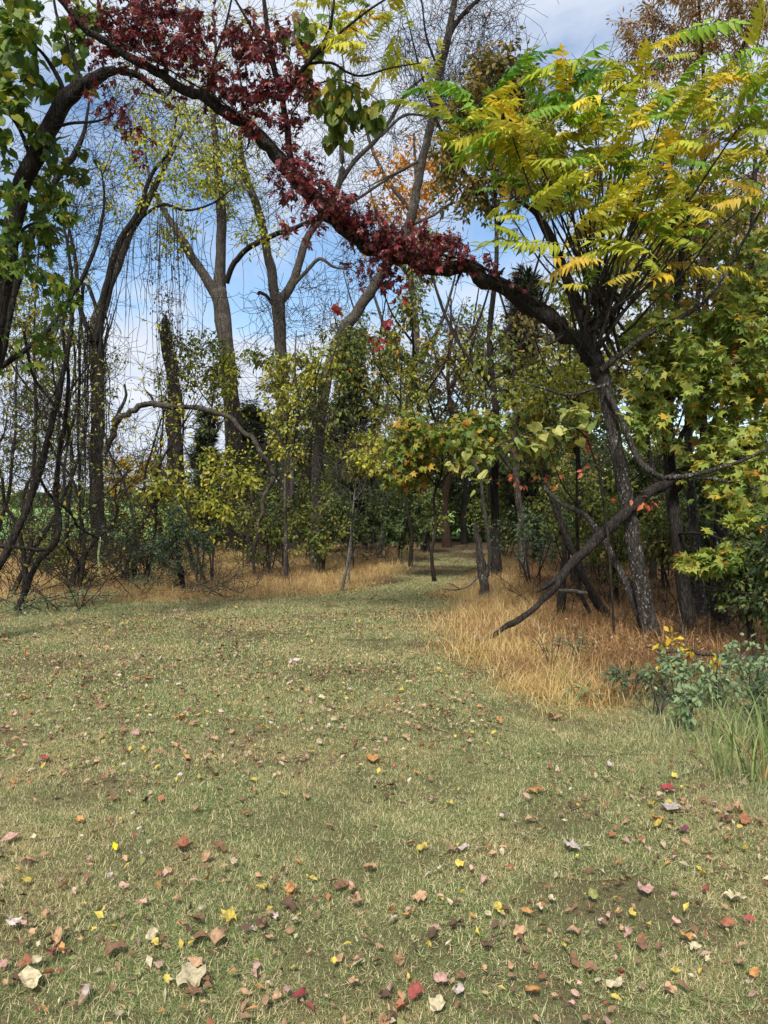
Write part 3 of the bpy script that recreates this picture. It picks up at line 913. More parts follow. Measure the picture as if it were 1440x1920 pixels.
T.limb([(440, 222, 7.9, 9), (400, 180, 7.9, 8), (400, 120, 7.9, 8), (420, 60, 7.8, 7), (440, -30, 7.7, 5)], 'limb', 'bark_dark', 6, 0.05, 0.1)
T.limb([(1130, 700, 9.3, 28), (1098, 610, 9.4, 30), (1062, 520, 9.5, 28), (1034, 450, 9.6, 24), (1008, 402, 9.6, 16), (965, 372, 9.6, 8)], 'limb', 'bark_dark', 10, 0.06, 0.06)
T.limb([(1128, 694, 9.2, 20), (1160, 668, 9.1, 16), (1210, 630, 9, 15), (1270, 598, 8.9, 13), (1325, 562, 8.8, 11), (1372, 490, 8.7, 9), (1412, 420, 8.6, 7), (1445, 360, 8.5, 4)],
       'limb', 'bark_lichen', 8, 0.05, 0.12, label='pale lichened branch reaching to the right')
T.limb([(1138, 735, 9.15, 13), (1150, 760, 9.1, 15), (1170, 800, 9, 16), (1192, 852, 8.9, 17), (1225, 886, 8.8, 17), (1258, 897, 8.8, 16), (1310, 888, 8.7, 13),
        (1380, 868, 8.6, 10), (1440, 842, 8.5, 8), (1520, 810, 8.4, 4)], 'limb', 'bark_lichen', 8, 0.06, 0.14, label='crooked lichened branch in front of the maple')
T.limb([(1285, 893, 8.75, 9), (1330, 897, 8.7, 9), (1380, 906, 8.6, 8), (1460, 928, 8.5, 6)], 'limb', 'bark_lichen', 6, 0.05, 0.12)
T.limb([(1140, 720, 9.1, 10), (1070, 740, 8.9, 8), (1020, 728, 8.8, 6), (975, 715, 8.7, 4)], 'limb', 'bark_lichen', 6, 0.05, 0.12)
for bx, by, Yb, dx, dy in ((930, 528, 8.85, 14, -26), (865, 505, 8.75, -10, 30), (715, 470, 8.4, -16, -34), (660, 440, 8.3, 4, 36), (600, 385, 8.2, 30, -22), (470, 245, 7.95, -6, 34), (405, 200, 7.85, 22, -34), (325, 155, 7.75, -14, 30), (1010, 580, 9.0, 10, -40), (1060, 622, 9.1, -30, 26)):
    T.limb([(bx, by, Yb, 11), (bx + dx * .5, by + dy * .6, Yb - .05, 7), (bx + dx * 1.2, by + dy, Yb - .1, 4)], 'stub', 'bark_dark', 6, .1, .2)
n_lim = len(T.N)
sp_ends = []
for i in range(50):
    ex = 930 + 490 * (i / 49) + random.uniform(-30, 30)
    top = 130 + abs(ex - 1180) * 0.45 + random.uniform(0, 200)
    Ye = 9.2 + random.uniform(-1.3, 1.4)
    sx, sy = 1128 + random.uniform(-45, 40), 680 - random.uniform(0, 120)
    p0 = P(sx, sy, 9.3); p1 = P(ex, top, Ye)
    bow = np.array([(ex - 1128) / F * 9 * -0.12, 0, -0.25])
    pts = []
    for t in (0, .2, .42, .62, .82, 1):
        q = p0 * (1 - t) + p1 * t + bow * math.sin(math.pi * t) + rng.normal(0, 0.03, 3)
        pts.append(np.append(q, (0.019 - 0.012 * t) * random.uniform(.7, 1.3)))
    T.limb(pts, 'sprout', 'twig' if i % 3 else 'twig_grey', 5, 0.03, 0.0, px=False, skip=10)
    sp_ends.append(pts)
# fine dark twigs round the fork
ids = T.grow(np.vstack([ell(1090, 560, 9.2, 150, 130, .8, 130), ell(1220, 560, 9.2, 150, 110, .8, 70), ell(1300, 420, 9.2, 110, 150, .8, 50)]), 0.0018, 0.004, 2.2)
ids = T.grow(np.vstack([ell(1150, 280, 9.2, 230, 150, 1.1, 70), ell(870, 230, 9.0, 60, 50, .5, 8)]), 0.002, 0.005, 3)
def fronds(pl, pts, size, palf, up=0.35, kind='frond'):
    pts = np.asarray(pts); n = len(pts)
    az = rng.uniform(0, 2 * np.pi, n)
    D = np.stack([np.cos(az), np.sin(az) * 0.8 - 0.15, rng.uniform(-0.25, 0.9, n)], -1)
    Nn = rng.normal(0, 0.35, (n, 3)) + np.array([0, -0.35, 1.0])
    for pal in set(palf):
        k = np.array([p == pal for p in palf])
        pl.leaf(pts[k], D[k], Nn[k], size * rng.uniform(0.5, 1.25, k.sum()), kind, pal)
tips = [T.tw[i][0][-1] for i in ids] + [p[-1][:3] for p in sp_ends] + [p[-1][:3] + rng.normal(0, .05, 3) for p in sp_ends] + [p[-2][:3] for p in sp_ends]
tips = [t for t in tips if True]
extra = np.vstack([ell(1180, 190, 9.0, 250, 90, .9, 60), ell(880, 235, 8.9, 65, 50, .4, 14), ell(1170, 450, 8.6, 210, 110, .5, 40), ell(1390, 260, 8.6, 80, 150, .6, 34), ell(1040, 300, 8.8, 120, 90, .6, 30)])
e_ids = T.grow(extra, 0.002, 0.005, 2.5)
tips += [T.tw[i][0][-1] for i in e_ids]
tips = np.array(tips)
hz_ = HZ - (tips[:, 2] - EYE) / tips[:, 1] * F
pf = []
for t, yy in zip(tips, hz_):
    r_ = random.random()
    if yy < 250: pf.append('frond_green' if r_ < 0.36 else 'frond_mix' if r_ < .62 else 'frond_yellow')
    else: pf.append('frond_yellow' if r_ < 0.65 else 'frond_mix' if r_ < .9 else 'frond_green')
fronds(T, tips, 0.56, pf)
# yellow fronds on the upright shoots of the long limb
ids = T.grow(np.vstack([ell(690, 100, 7.9, 90, 45, .35, 16), ell(785, 110, 7.9, 40, 80, .3, 6), ell(550, 5, 7.9, 70, 25, .3, 5), ell(660, 30, 7.9, 90, 50, .4, 30), ell(700, 90, 7.9, 110, 60, .4, 30)]), 0.002, 0.005, 2)
tp = np.array([T.tw[i][0][-1] for i in list(ids)[::2]])
fronds(T, tp, 0.40, ['frond_yellow' if random.random() < .75 else 'frond_mix' for _ in tp])
T.fuzz(420, .3, 1.0, .5)
T.done('twig', 'leaf', 300)

# --- red creeper along the limb
def along(plist, Y0, Y1):
    return [(x_, y_, Y0 + (Y1 - Y0) * i / (len(plist) - 1)) for i, (x_, y_) in enumerate(plist)]
V_ = Plant('creeper_vine', 'crimson five fingered creeper covering the arching limb', 'vine', P(1100, 660, 9.25))
V_.limb([(1110, 672, 9.15, 7), (1040, 592, 8.95, 7), (940, 520, 8.75, 7), (880, 490, 8.65, 6), (810, 476, 8.45, 7), (745, 458, 8.35, 6), (690, 438, 8.2, 7), (640, 402, 8.1, 6),
         (590, 352, 8.0, 7), (550, 310, 7.95, 6), (505, 258, 7.85, 6), (440, 206, 7.75, 6), (370, 162, 7.65, 5), (300, 122, 7.55, 5), (230, 80, 7.45, 4), (165, 40, 7.4, 3)], 'stem', 'bark_dark', 5, 0.1, 0.5)
for pts in ([(545, 310, 8.0, 5), (535, 230, 7.95, 5), (520, 170, 7.9, 4), (500, 100, 7.8, 3), (480, 60, 7.75, 2)], [(440, 206, 7.75, 5), (400, 150, 7.7, 4), (380, 80, 7.7, 3), (360, 20, 7.7, 2)],
            [(300, 122, 7.55, 4), (290, 80, 7.5, 3), (280, 30, 7.5, 3), (270, -20, 7.5, 2)]):
    V_.limb(pts, 'stem', 'bark_dark', 5, 0.1, 0.4)
zones = [(300, 60, 7.6, 120, 65, .45, 90, 4.2), (230, 30, 7.6, 90, 50, .4, 40, 4), (420, 110, 7.75, 100, 70, .4, 60, 3.6), (510, 130, 7.9, 75, 85, .4, 66, 4), (560, 190, 7.9, 30, 60, .3, 18, 3.5),
         (480, 210, 7.8, 70, 40, .3, 22, 3), (560, 330, 7.9, 50, 50, .25, 34, 4), (620, 375, 8.0, 50, 40, .25, 34, 4.4), (540, 350, 7.9, 40, 50, .2, 12, 3.5), (675, 420, 8.1, 45, 32, .22, 28, 4.2),
         (760, 460, 8.3, 60, 36, .25, 52, 5), (830, 470, 8.4, 50, 34, .22, 40, 4.6), (700, 500, 8.3, 50, 40, .2, 22, 3.5), (570, 430, 8.0, 30, 40, .15, 10, 3), (770, 520, 8.4, 50, 25, .2, 14, 3),
         (190, 180, 7.8, 20, 60, .2, 8, 2.6), (240, 200, 7.8, 25, 45, .2, 10, 2.5), (275, 270, 7.9, 14, 30, .1, 4, 2.5), (880, 500, 8.6, 60, 18, .15, 12, 2.2), (950, 530, 8.7, 50, 15, .1, 5, 2)]
for cx, cy, Y_, rx, ry, rd, n, per in zones:
    ids = V_.grow(ell(cx, cy, Y_, rx * 1.15, ry * 1.15, rd * 1.2, int(n * 1.2)), 0.0014, 0.003, 1.6)
    V_.leaves_on(ids, per * (1.25 if cx < 600 and cy < 260 else .95), 0.108, 'creeper', 'creeper' if rng.random() < .85 or n > 20 else 'creeper_bright', 'glossy_leaf', 0.07, 0.55, 0.55, 0.35, 0.5, 0.2)
ids = V_.grow(np.vstack([ell(635, 575, 8.2, 12, 14, .05, 3), ell(735, 620, 8.3, 15, 20, .08, 3), ell(705, 650, 8.3, 30, 14, .1, 4), ell(745, 575, 8.3, 14, 14, .06, 2)]), 0.0012, 0.002, 2)
V_.leaves_on(ids, 1.6, 0.13, 'creeper', 'creeper_bright', 'glossy_leaf', 0.04, 0.4, 0.7, 0.8)
V_.fuzz(500, .15, .6, -.2)
V_.done('twig', 'leaf', 300)

# --- heart leaved vine hanging below the yellow fronds
H = Plant('heart_leaved_vine', 'vine with hanging heart shaped green leaves below the yellow fronds', 'vine', P(560, 180, 8.2))
H.limb([(545, 215, 8.2, 5), (590, 160, 8.2, 5), (640, 150, 8.2, 4), (690, 175, 8.2, 3), (720, 200, 8.2, 2)], 'stem', 'twig', 5, 0.1, 0.3)
H.limb([(545, 190, 8.3, 4), (540, 120, 8.4, 4), (560, 40, 8.4, 3), (590, -30, 8.4, 2)], 'stem', 'twig', 5, 0.1, 0.3)
for z, n, per in (((640, 200, 8.2, 65, 45, .3), 40, 3.2), ((625, 250, 8.2, 30, 22, .15), 10, 3), ((680, 215, 8.2, 28, 25, .15), 12, 2.6), ((570, 60, 8.4, 70, 60, .3), 26, 2), ((590, 150, 8.3, 50, 40, .2), 14, 2.5)):
    ids = H.grow(ell(*z, n), 0.0013, 0.003, 1.8)
    H.leaves_on(ids, per, 0.135, 'heart', 'heart_green', 'leaf', 0.06, 1.6, 0.4, 0.3, 0.7, 0.1)
H.done('twig', 'leaf', 300)

# --- young maple at the right edge
A = Plant('young_maple', 'bushy green maple turning yellow behind the lichened branch', 'tree', G(1290, 9.6))
A.limb([(1294, 1195, 9.6, 42), (1284, 1120, 9.6, 37), (1270, 1010, 9.6, 34), (1258, 900, 9.7, 32), (1252, 780, 9.8, 27), (1262, 640, 9.9, 22), (1278, 480, 10, 16), (1292, 360, 10, 9), (1300, 280, 10, 5)], 'trunk', 'bark_dark', 12, 0.05, 0.05)
A.limb([(1256, 860, 9.7, 14), (1310, 760, 9.5, 12), (1370, 690, 9.2, 10), (1430, 640, 9, 7), (1500, 600, 8.8, 4)], 'limb', 'bark_dark', 7, 0.05, 0.1)
A.limb([(1260, 930, 9.7, 14), (1320, 870, 9.2, 12), (1390, 860, 8.8, 10), (1450, 880, 8.5, 6)], 'limb', 'bark_dark', 7, 0.05, 0.1)
A.limb([(1254, 800, 9.8, 10), (1220, 740, 9.6, 8), (1190, 690, 9.4, 6), (1170, 650, 9.3, 3)], 'limb', 'bark_dark', 6, 0.05, 0.1)
A.limb([(1268, 1000, 9.6, 10), (1310, 1000, 9.0, 8), (1350, 1010, 8.6, 6), (1385, 1040, 8.3, 3)], 'limb', 'bark_dark', 6, 0.05, 0.1)
for z, n, per in (((1300, 680, 9.4, 140, 110, .9), 210, 4.2), ((1400, 740, 9.2, 90, 120, .8), 150, 4.0), ((1410, 600, 9.6, 80, 70, .8), 80, 4), ((1220, 780, 9.4, 60, 80, .5), 60, 3.6),
                  ((1385, 900, 8.9, 80, 60, .6), 80, 3.6), ((1340, 850, 9.2, 80, 50, .5), 44, 3), ((1340, 1050, 8.5, 65, 26, .35), 30, 5), ((1400, 980, 8.6, 60, 40, .4), 26, 3.4),
                  ((1390, 480, 10, 80, 90, .8), 60, 3.4), ((1250, 590, 9.9, 70, 60, .6), 34, 3)):
    ids = A.grow(ell(*z, n), 0.0015, 0.004, 2.5)
    A.leaves_on(ids, per * 2.3, 0.105, 'maple', 'maple_green', 'leaf', 0.07, 0.5, 0.9, 0.25, 0.55, 0.4)
A.done('twig', 'leaf', 300)

# --- slim trunks beside it
for nm, lab, pts, mat in (
    ('slim_tree', 'slim dark trunk close behind the young maple', [(1318, 1178, 10.4, 30), (1308, 1060, 10.4, 27), (1296, 940, 10.5, 24), (1290, 820, 10.6, 22), (1300, 640, 10.8, 17), (1320, 460, 11, 11), (1335, 330, 11, 5)], 'bark_lichen'),
    ('slim_tree', 'thick dark trunk in shade at the right edge behind the dead branch', [(1352, 1190, 9.9, 46), (1346, 1090, 9.9, 38), (1352, 980, 10, 35), (1370, 840, 10.2, 32), (1392, 660, 10.5, 26), (1410, 440, 10.8, 18), (1418, 250, 11, 8)], 'bark_dark')):
    t = Plant(nm, lab, 'tree', G(pts[0][0], pts[0][2]))
    t.limb(pts, 'trunk', mat, 11, 0.06, 0.06)
    ids = t.grow(np.vstack([ell(pts[-2][0], pts[-2][1], pts[-2][2], 110, 160, 1.2, 110)]), 0.0018, 0.004, 3)
    t.leaves_on(ids, 3.4, 0.10, 'ovate', 'brown_green' if mat == 'bark_lichen' else 'maple_turn', 'leaf', 0.08)
    t.done('twig', 'leaf', 0)

# --- leaning dead stems in the dry grass
B = Plant('broken_log', 'charcoal dark broken log leaning from the dry grass to the trunk', 'log', P(935, 1190, 8.9))
B.limb([(902, 1212, 8.7, 12), (925, 1192, 8.75, 16), (955, 1172, 8.8, 19), (1000, 1142, 8.85, 21), (1040, 1100, 8.9, 24), (1080, 1050, 9, 30), (1130, 1000, 9.05, 34), (1180, 955, 9.1, 34), (1235, 912, 9.3, 34), (1280, 885, 9.5, 28), (1296, 872, 9.6, 18)], 'stem', 'bark_dark', 10, 0.12, 0.2, wk=.8)
B.limb([(1092, 1040, 9.0, 24), (1055, 1075, 8.95, 18), (1022, 1100, 8.9, 13), (1004, 1111, 8.88, 4)], 'splinter', 'bark_dark', 7, 0.12, 0.05)
B = Plant('lichened_stem', 'thin lichen spotted stem leaning against the forked trunk', 'dead stem', G(1212, 9.3))
B.limb([(1214, 1195, 9.3, 24), (1190, 1130, 9.35, 21), (1160, 1065, 9.5, 19), (1130, 1010, 9.6, 17), (1095, 965, 9.8, 14), (1052, 945, 9.9, 12), (1020, 912, 10, 9)], 'stem', 'bark_lichen', 8, 0.08, 0.1)
B = Plant('dead_stem', 'black rotten stem leaning behind the broken log', 'dead stem', G(1132, 10.4))
B.limb([(1136, 1155, 10.6, 24), (1112, 1118, 10.5, 21), (1092, 1075, 10.5, 19), (1072, 1030, 10.5, 20), (1052, 980, 10.5, 18), (1036, 935, 10.5, 15), (1018, 905, 10.5, 10)], 'stem', 'bark_dark', 8, 0.12, 0.12)
B.limb([(1106, 1150, 10.5, 12), (1088, 1110, 10.5, 12), (1066, 1060, 10.5, 10), (1050, 1010, 10.5, 8)], 'splinter', 'bark_dark', 6, 0.1, 0.1)
B.limb([(1100, 1112, 10.3, 10), (1070, 1108, 10.2, 11), (1040, 1106, 10.1, 8)], 'branch', 'bark_pale', 6, 0.06, 0.1, label='short pale barkless branch stub')
B = Plant('dead_stem', 'short dark stump in the dry grass behind the broken log', 'stump', G(1052, 11))
B.limb([(1052, 1160, 11, 26), (1053, 1120, 11, 22), (1056, 1070, 11, 18), (1060, 1020, 11, 12), (1062, 985, 11, 7)], 'stem', 'bark_dark', 8, 0.1, 0.1)
B = Plant('snag', 'grey broken snag standing at the edge of the path', 'snag', G(908, 13))
B.limb([(910, 1126, 13, 30), (906, 1085, 13, 26), (902, 1050, 13, 22), (896, 1015, 13, 18), (890, 985, 13, 12), (888, 980, 13, 5)], 'trunk', 'bark_grey', 9, 0.1, 0.1)
B.limb([(912, 1080, 13, 14), (918, 1040, 13, 13), (914, 990, 13.1, 12), (906, 940, 13.2, 10), (900, 890, 13.3, 8), (880, 850, 13.4, 5)], 'limb', 'bark_grey', 7, 0.08, 0.1)
ids = B.grow(ell(890, 860, 13.2, 50, 40, .5, 26), 0.0015, 0.003, 2)
B.leaves_on(ids, 1.5, 0.15, 'heart', 'grape', 'leaf', 0.05, 0.4, 1)
B.done('twig', 'leaf', 60, 10)
B = Plant('fallen_branch', 'thin forked dead branch lying beside the grey snag', 'branch', G(860, 13.2))
B.limb([(900, 1078, 13.1, 5), (880, 1098, 13.0, 5), (855, 1106, 12.9, 4), (828, 1104, 12.8, 2)], 'stem', 'bark_pale', 5, 0.1, 0.2)
B.limb([(862, 1104, 12.9, 3), (848, 1096, 12.8, 2.5), (838, 1094, 12.7, 1.5)], 'branch', 'bark_pale', 4, 0.1, 0.2)
B = Plant('fallen_branch', 'grey dead branch jutting in from the right edge above the weeds', 'branch', P(1440, 1240, 6.9))
B.limb([(1500, 1275, 6.6, 34), (1450, 1250, 6.8, 26), (1410, 1236, 6.9, 17), (1360, 1229, 7.0, 12), (1310, 1224, 7.1, 11), (1284, 1217, 7.15, 10), (1255, 1222, 7.2, 8), (1212, 1212, 7.3, 5)], 'stem', 'bark_grey', 8, 0.1, 0.12)
B.limb([(1288, 1218, 7.15, 8), (1282, 1195, 7.2, 6), (1279, 1170, 7.25, 4), (1270, 1130, 7.3, 2)], 'branch', 'bark_grey', 6, 0.1, 0.12)
B.limb([(1440, 1246, 6.85, 16), (1425, 1258, 6.8, 13), (1440, 1272, 6.7, 10), (1470, 1290, 6.6, 8)], 'branch', 'bark_grey', 6, 0.1, 0.12)

# --- grape vine with pale heart leaves in front of the fork
Gv = Plant('grape_vine', 'grape vine with large pale yellow heart shaped leaves beside the trunk', 'vine', G(1150, 9.0))
Gv.limb([(1152, 1190, 9.0, 6), (1140, 1000, 8.9, 6), (1120, 880, 8.8, 6), (1090, 810, 8.7, 5), (1040, 800, 8.6, 5), (980, 815, 8.5, 4), (930, 840, 8.5, 3)], 'stem', 'twig', 5, 0.1, 0.5)
Gv.limb([(1120, 880, 8.8, 5), (1160, 830, 8.8, 4), (1150, 780, 8.7, 4), (1100, 770, 8.6, 3)], 'stem', 'twig', 5, 0.1, 0.5)
ids = Gv.grow(np.vstack([ell(1000, 825, 8.5, 85, 22, .35, 26), ell(1060, 790, 8.6, 60, 24, .3, 16), ell(900, 905, 8.9, 14, 22, .15, 5), ell(1142, 828, 8.5, 4, 4, .03, 1), ell(1100, 770, 8.6, 60, 20, .25, 12)]), 0.0014, 0.002, 2.2)
Gv.leaves_on(ids, 1.5, 0.135, 'heart', 'grape', 'leaf', 0.05, 0.35, 1.3, 0.7, 0.35)
ids = Gv.grow(np.vstack([ell(1080, 860, 9.0, 110, 70, .5, 150), ell(1060, 920, 9.2, 90, 60, .5, 60), ell(1130, 760, 9.1, 70, 60, .3, 50)]), 0.0012, 0.0022, 2.2)
ids = Gv.grow(np.vstack([ell(1010, 905, 8.9, 90, 16, .3, 16), ell(1095, 850, 8.8, 20, 30, .2, 6), ell(1215, 940, 8.7, 40, 12, .2, 10)]), 0.0012, 0.002, 2)
Gv.leaves_on(ids, 1.6, 0.075, 'ovate', 'pink_red', 'leaf', 0.05, 0.5, 0.8, 0.4)
Gv.done('twig', 'leaf', 200, 10)
# ================================================================== trees on the left
# --- leaning tree at the left edge with large green leaves
T = Plant('leaning_tree', 'dark leaning tree at the left edge with large green leaves', 'tree', G(-70, 8.6))
T.limb([(-72, 1225, 8.6, 56), (-60, 1050, 8.6, 48), (-42, 860, 8.55, 44), (-18, 680, 8.5, 42), (2, 545, 8.5, 42), (22, 440, 8.45, 40), (45, 345, 8.4, 40), (82, 265, 8.35, 40), (118, 198, 8.3, 40),
        (150, 165, 8.3, 36), (185, 143, 8.2, 28), (225, 132, 8.2, 20), (265, 145, 8.2, 14), (300, 175, 8.2, 8)], 'trunk', 'bark_dark', 12, 0.07, 0.08, wk=1.12)
T.limb([(128, 190, 8.3, 14), (100, 130, 8.3, 12), (70, 90, 8.2, 9), (20, 60, 8.1, 7), (-40, 40, 8, 4)], 'limb', 'bark_dark', 7, 0.05, 0.1)
T.limb([(150, 165, 8.3, 12), (140, 110, 8.3, 10), (110, 40, 8.3, 8), (95, -40, 8.3, 5)], 'limb', 'bark_dark', 7, 0.05, 0.1)
T.limb([(60, 300, 8.4, 12), (30, 230, 8.2, 10), (-10, 190, 8.0, 7), (-60, 160, 7.9, 4)], 'limb', 'bark_dark', 7, 0.05, 0.1)
T.limb([(20, 450, 8.45, 10), (60, 420, 8.3, 8), (100, 430, 8.2, 6), (140, 460, 8.1, 3)], 'limb', 'bark_dark', 6, 0.05, 0.1)
T.limb([(95, 240, 8.3, 9), (140, 230, 8.2, 8), (190, 225, 8.2, 6), (240, 195, 8.2, 3)], 'limb', 'bark_dark', 6, 0.05, 0.1)
for z, n, per, sz in (((50, 100, 8.1, 85, 95, .8), 90, 3.6, .15), ((30, 250, 8.2, 70, 80, .7), 60, 3.4, .13), ((70, 390, 8.3, 75, 70, .6), 60, 3.2, .12), ((40, 480, 8.4, 60, 60, .6), 44, 3, .115),
                      ((140, 30, 8.3, 60, 40, .5), 30, 3, .14), ((110, 560, 8.6, 60, 50, .5), 24, 2.6, .11), ((120, 300, 8.4, 50, 40, .5), 24, 2.6, .12), ((60, 650, 8.8, 80, 60, .5), 22, 2.2, .12)):
    ids = T.grow(ell(*z, n), 0.002, 0.005, 2.6)
    T.leaves_on(ids, per * 1.25, sz * .86, 'heart' if rng.random() < .6 else 'maple', 'big_green', 'leaf', 0.08, 0.7, 0.6, 0.2, 0.6)
# the dark knot of dead vine and twigs under the crossing limbs
ids = T.grow(np.vstack([ell(225, 160, 8.1, 50, 35, .35, 150), ell(180, 300, 8.3, 50, 90, .4, 60), ell(300, 190, 8.0, 50, 40, .3, 40)]), 0.002, 0.004, 1.6, wob=0.2)
T.fuzz(300, .3, .9, 0)
T.done('twig', 'leaf', 300, 12)

# --- crooked many stemmed shrub tree
T = Plant('crooked_tree', 'crooked many stemmed dark tree with a bare tangle of stems', 'tree', G(25, 11.4))
for pts in ([(30, 1150, 11.4, 17), (55, 1088, 11.4, 16), (75, 1050, 11.4, 15), (102, 1022, 11.3, 15), (112, 985, 11.3, 15), (104, 930, 11.3, 14), (108, 870, 11.3, 13), (122, 790, 11.2, 12), (128, 700, 11.1, 10), (118, 620, 11, 9), (132, 540, 11, 7), (128, 440, 11, 5), (150, 380, 11, 3)],
            [(-25, 1100, 11, 22), (12, 1035, 11, 20), (48, 960, 11, 19), (74, 880, 11, 18), (96, 800, 11, 17), (114, 720, 11, 15), (130, 640, 11, 13), (136, 560, 11, 11), (128, 470, 11, 8), (110, 380, 11, 5)],
            [(-30, 740, 10, 26), (2, 660, 10, 26), (16, 590, 10, 22), (44, 490, 10, 20), (74, 405, 10, 18), (108, 335, 10, 18), (140, 288, 10, 17), (158, 245, 10, 10), (168, 190, 10, 6)],
            [(0, 690, 10.2, 15), (40, 662, 10.2, 15), (95, 612, 10.2, 14), (130, 562, 10.2, 13), (160, 512, 10.2, 12), (182, 455, 10.2, 11), (190, 420, 10.2, 9), (196, 370, 10.2, 6), (190, 320, 10.2, 4)],
            [(45, 620, 10.3, 8), (60, 700, 10.5, 8), (90, 745, 10.6, 8), (122, 790, 10.8, 8), (128, 820, 11, 6), (115, 850, 11, 4)],
            [(-20, 1022, 11, 11), (30, 1025, 11, 11), (60, 1030, 11.1, 11), (100, 1030, 11.3, 9)],
            [(70, 890, 11, 8), (95, 930, 11.5, 8), (130, 960, 12, 7), (150, 990, 12.4, 7), (187, 1010, 13, 6), (203, 996, 13.2, 3)]):
    T.limb(pts, 'stem', 'bark_dark', 8, 0.06, 0.12)
ids = T.grow(np.vstack([ell(90, 860, 11.2, 110, 110, 1, 150), ell(60, 560, 10.5, 80, 150, .9, 80), ell(150, 400, 10.5, 60, 120, .8, 60), ell(120, 1000, 11.5, 100, 50, .8, 50)]), 0.0022, 0.004, 2.5, wob=0.18)
T.leaves_on(list(ids)[::2], 1.2, 0.07, 'small', 'olive', 'leaf', 0.05)
T.fuzz(700, .4, 1.3, .1)
T.done('twig', 'leaf', 0)
SHRUB_TIP = P(187, 1010, 13)

# --- more stems of the thicket on the left, each clump a thing
def stems(label, x, Y, n, h0, h1, wpx, spread, fz, pal='olive', lv=0.6, group='dark stem clumps of the thicket on the left'):
    t = Plant('stem_clump', label, 'shrub', G(x, Y), group)
    for i in range(n):
        b = G(x + random.uniform(-spread, spread) * .3, Y + random.uniform(-.4, .4)); h = random.uniform(h0, h1)
        tx = random.uniform(-1, 1) * spread / F * Y; sx_ = random.uniform(.05, .22); ph = random.uniform(0, 6)
        pts = []
        for f in np.linspace(0, 1, 9):
            p = b + np.array([tx * f ** 1.3 + sx_ * math.sin(ph + f * 7), .2 * math.sin(ph * 2 + f * 5), h * f]) + rng.normal(0, .03, 3)
            pts.append(np.append(p, wpx * .5 / F * Y * (1.05 - .85 * f) * random.uniform(.85, 1.1)))
        t.limb(pts, 'stem', 'bark_dark', 6, .06, .1, px=False)
    t.fuzz(fz, .3, 1.5, .1)
    m = len(t.tw)
    if lv: t.leaves_on(range(m), lv * 2, .10, 'small', pal, 'leaf', .08)
    t.done('twig', 'leaf', 0)
stems('clump of tall wavy dark stems nearest the left edge', 30, 13, 3, 2.4, 5.0, 10, 130, 260)
stems('clump of dark stems just left of the tape', 130, 14.5, 3, 1.8, 4.6, 9, 130, 260)
stems('clump of slender dark stems right of the tape', 245, 16, 3, 2.0, 4.6, 9, 120, 260, 'yellow_green', 1.2)
stems('clump of dark stems in front of the broken vine covered trunk', 320, 18, 3, 2.5, 5.5, 8, 110, 240, 'yellow_green', 1.2)
stems('clump of dark stems left of the sapling by the grey trees', 470, 20, 3, 2.0, 4.5, 8, 100, 240, 'yellow_green', 1.5)
stems('clump of dark stems behind the crooked tree before the field', 80, 19, 3, 3.0, 7.0, 9, 130, 260, 'yellow_green', 1.2)

# --- strip of flagging tape tied to its lowest stem
tp = [(187, 1008, 13, ), (186, 1022, 12.98), (184, 1040, 12.97), (185, 1056, 12.98), (187, 1072, 13.0), (191, 1085, 13.02)]
tw_ = [0, .2, -.15, .3, .9, 1.4]
c = np.array([P(*p) for p in tp]); w = np.array([3.2, 3.2, 3.2, 3.0, 2.6, 2.0]) * 0.5 / F * 13
q = smooth_path(np.column_stack([c, w, tw_]), 4)
V = np.vstack([np.stack([r_[:3] + np.array([math.cos(r_[4]), math.sin(r_[4]), 0]) * r_[3] * k_ for k_ in (-1, 1)]) for r_ in q])
n = len(q); i = np.arange(n - 1) * 2
M['tape'] = plain_material('flagging_tape', tuple(S(188, 208, 140)), 0.5, 0.15, 40, 0.3)
rt = bpy.data.objects.new('flagging_tape', None); COL.objects.link(rt); rt.location = c[0]
tag(rt, 'pale green strip of flagging tape hanging from a thin stem', 'ribbon')
link('tail', mesh('tail', V - c[0], np.stack([i, i + 1, i + 3, i + 2], -1), M['tape']), rt)
V2 = V[:2 * 9] * 1.0 + np.array([0.012, -0.02, 0.0]); n2 = 8; i = np.arange(n2) * 2
link('short_tail', mesh('short_tail', V2 - c[0], np.stack([i, i + 1, i + 3, i + 2], -1), M['tape']), rt)
kv, kq = tubes(np.array([[c[0] + (math.cos(a) * .012, math.sin(a) * .012, .006 * math.sin(2 * a)) for a in np.linspace(0, 6.0, 9)]]), np.full((1, 9), .007), 5)
link('knot', mesh('knot', kv - c[0], kq, M['tape'], None, True), rt)

# --- vine draped tree
T = Plant('vine_draped_tree', 'tall leaning tree draped with hanging dead vines on the left', 'tree', G(186, 20))
T.limb([(186, 1062, 20, 46), (183, 960, 20, 38), (180, 860, 20, 35), (182, 760, 20, 33), (184, 690, 20, 33), (178, 625, 20, 38), (195, 560, 20, 30), (216, 500, 20, 28), (240, 440, 20, 26), (270, 390, 20, 20), (305, 320, 20, 14), (345, 240, 20, 7)], 'trunk', 'bark_grey', 12, 0.07, 0.06)
T.limb([(180, 640, 19.8, 22), (192, 580, 19.7, 20), (206, 510, 19.6, 18), (226, 450, 19.5, 17), (262, 392, 19.4, 14), (282, 330, 19.4, 11), (318, 280, 19.4, 8), (335, 200, 19.4, 4)], 'limb', 'bark_dark', 8, 0.06, 0.1)
T.limb([(172, 640, 19.8, 15), (150, 570, 19.7, 13), (142, 490, 19.7, 11), (128, 420, 19.7, 8), (118, 340, 19.7, 4)], 'limb', 'bark_dark', 8, 0.06, 0.1)
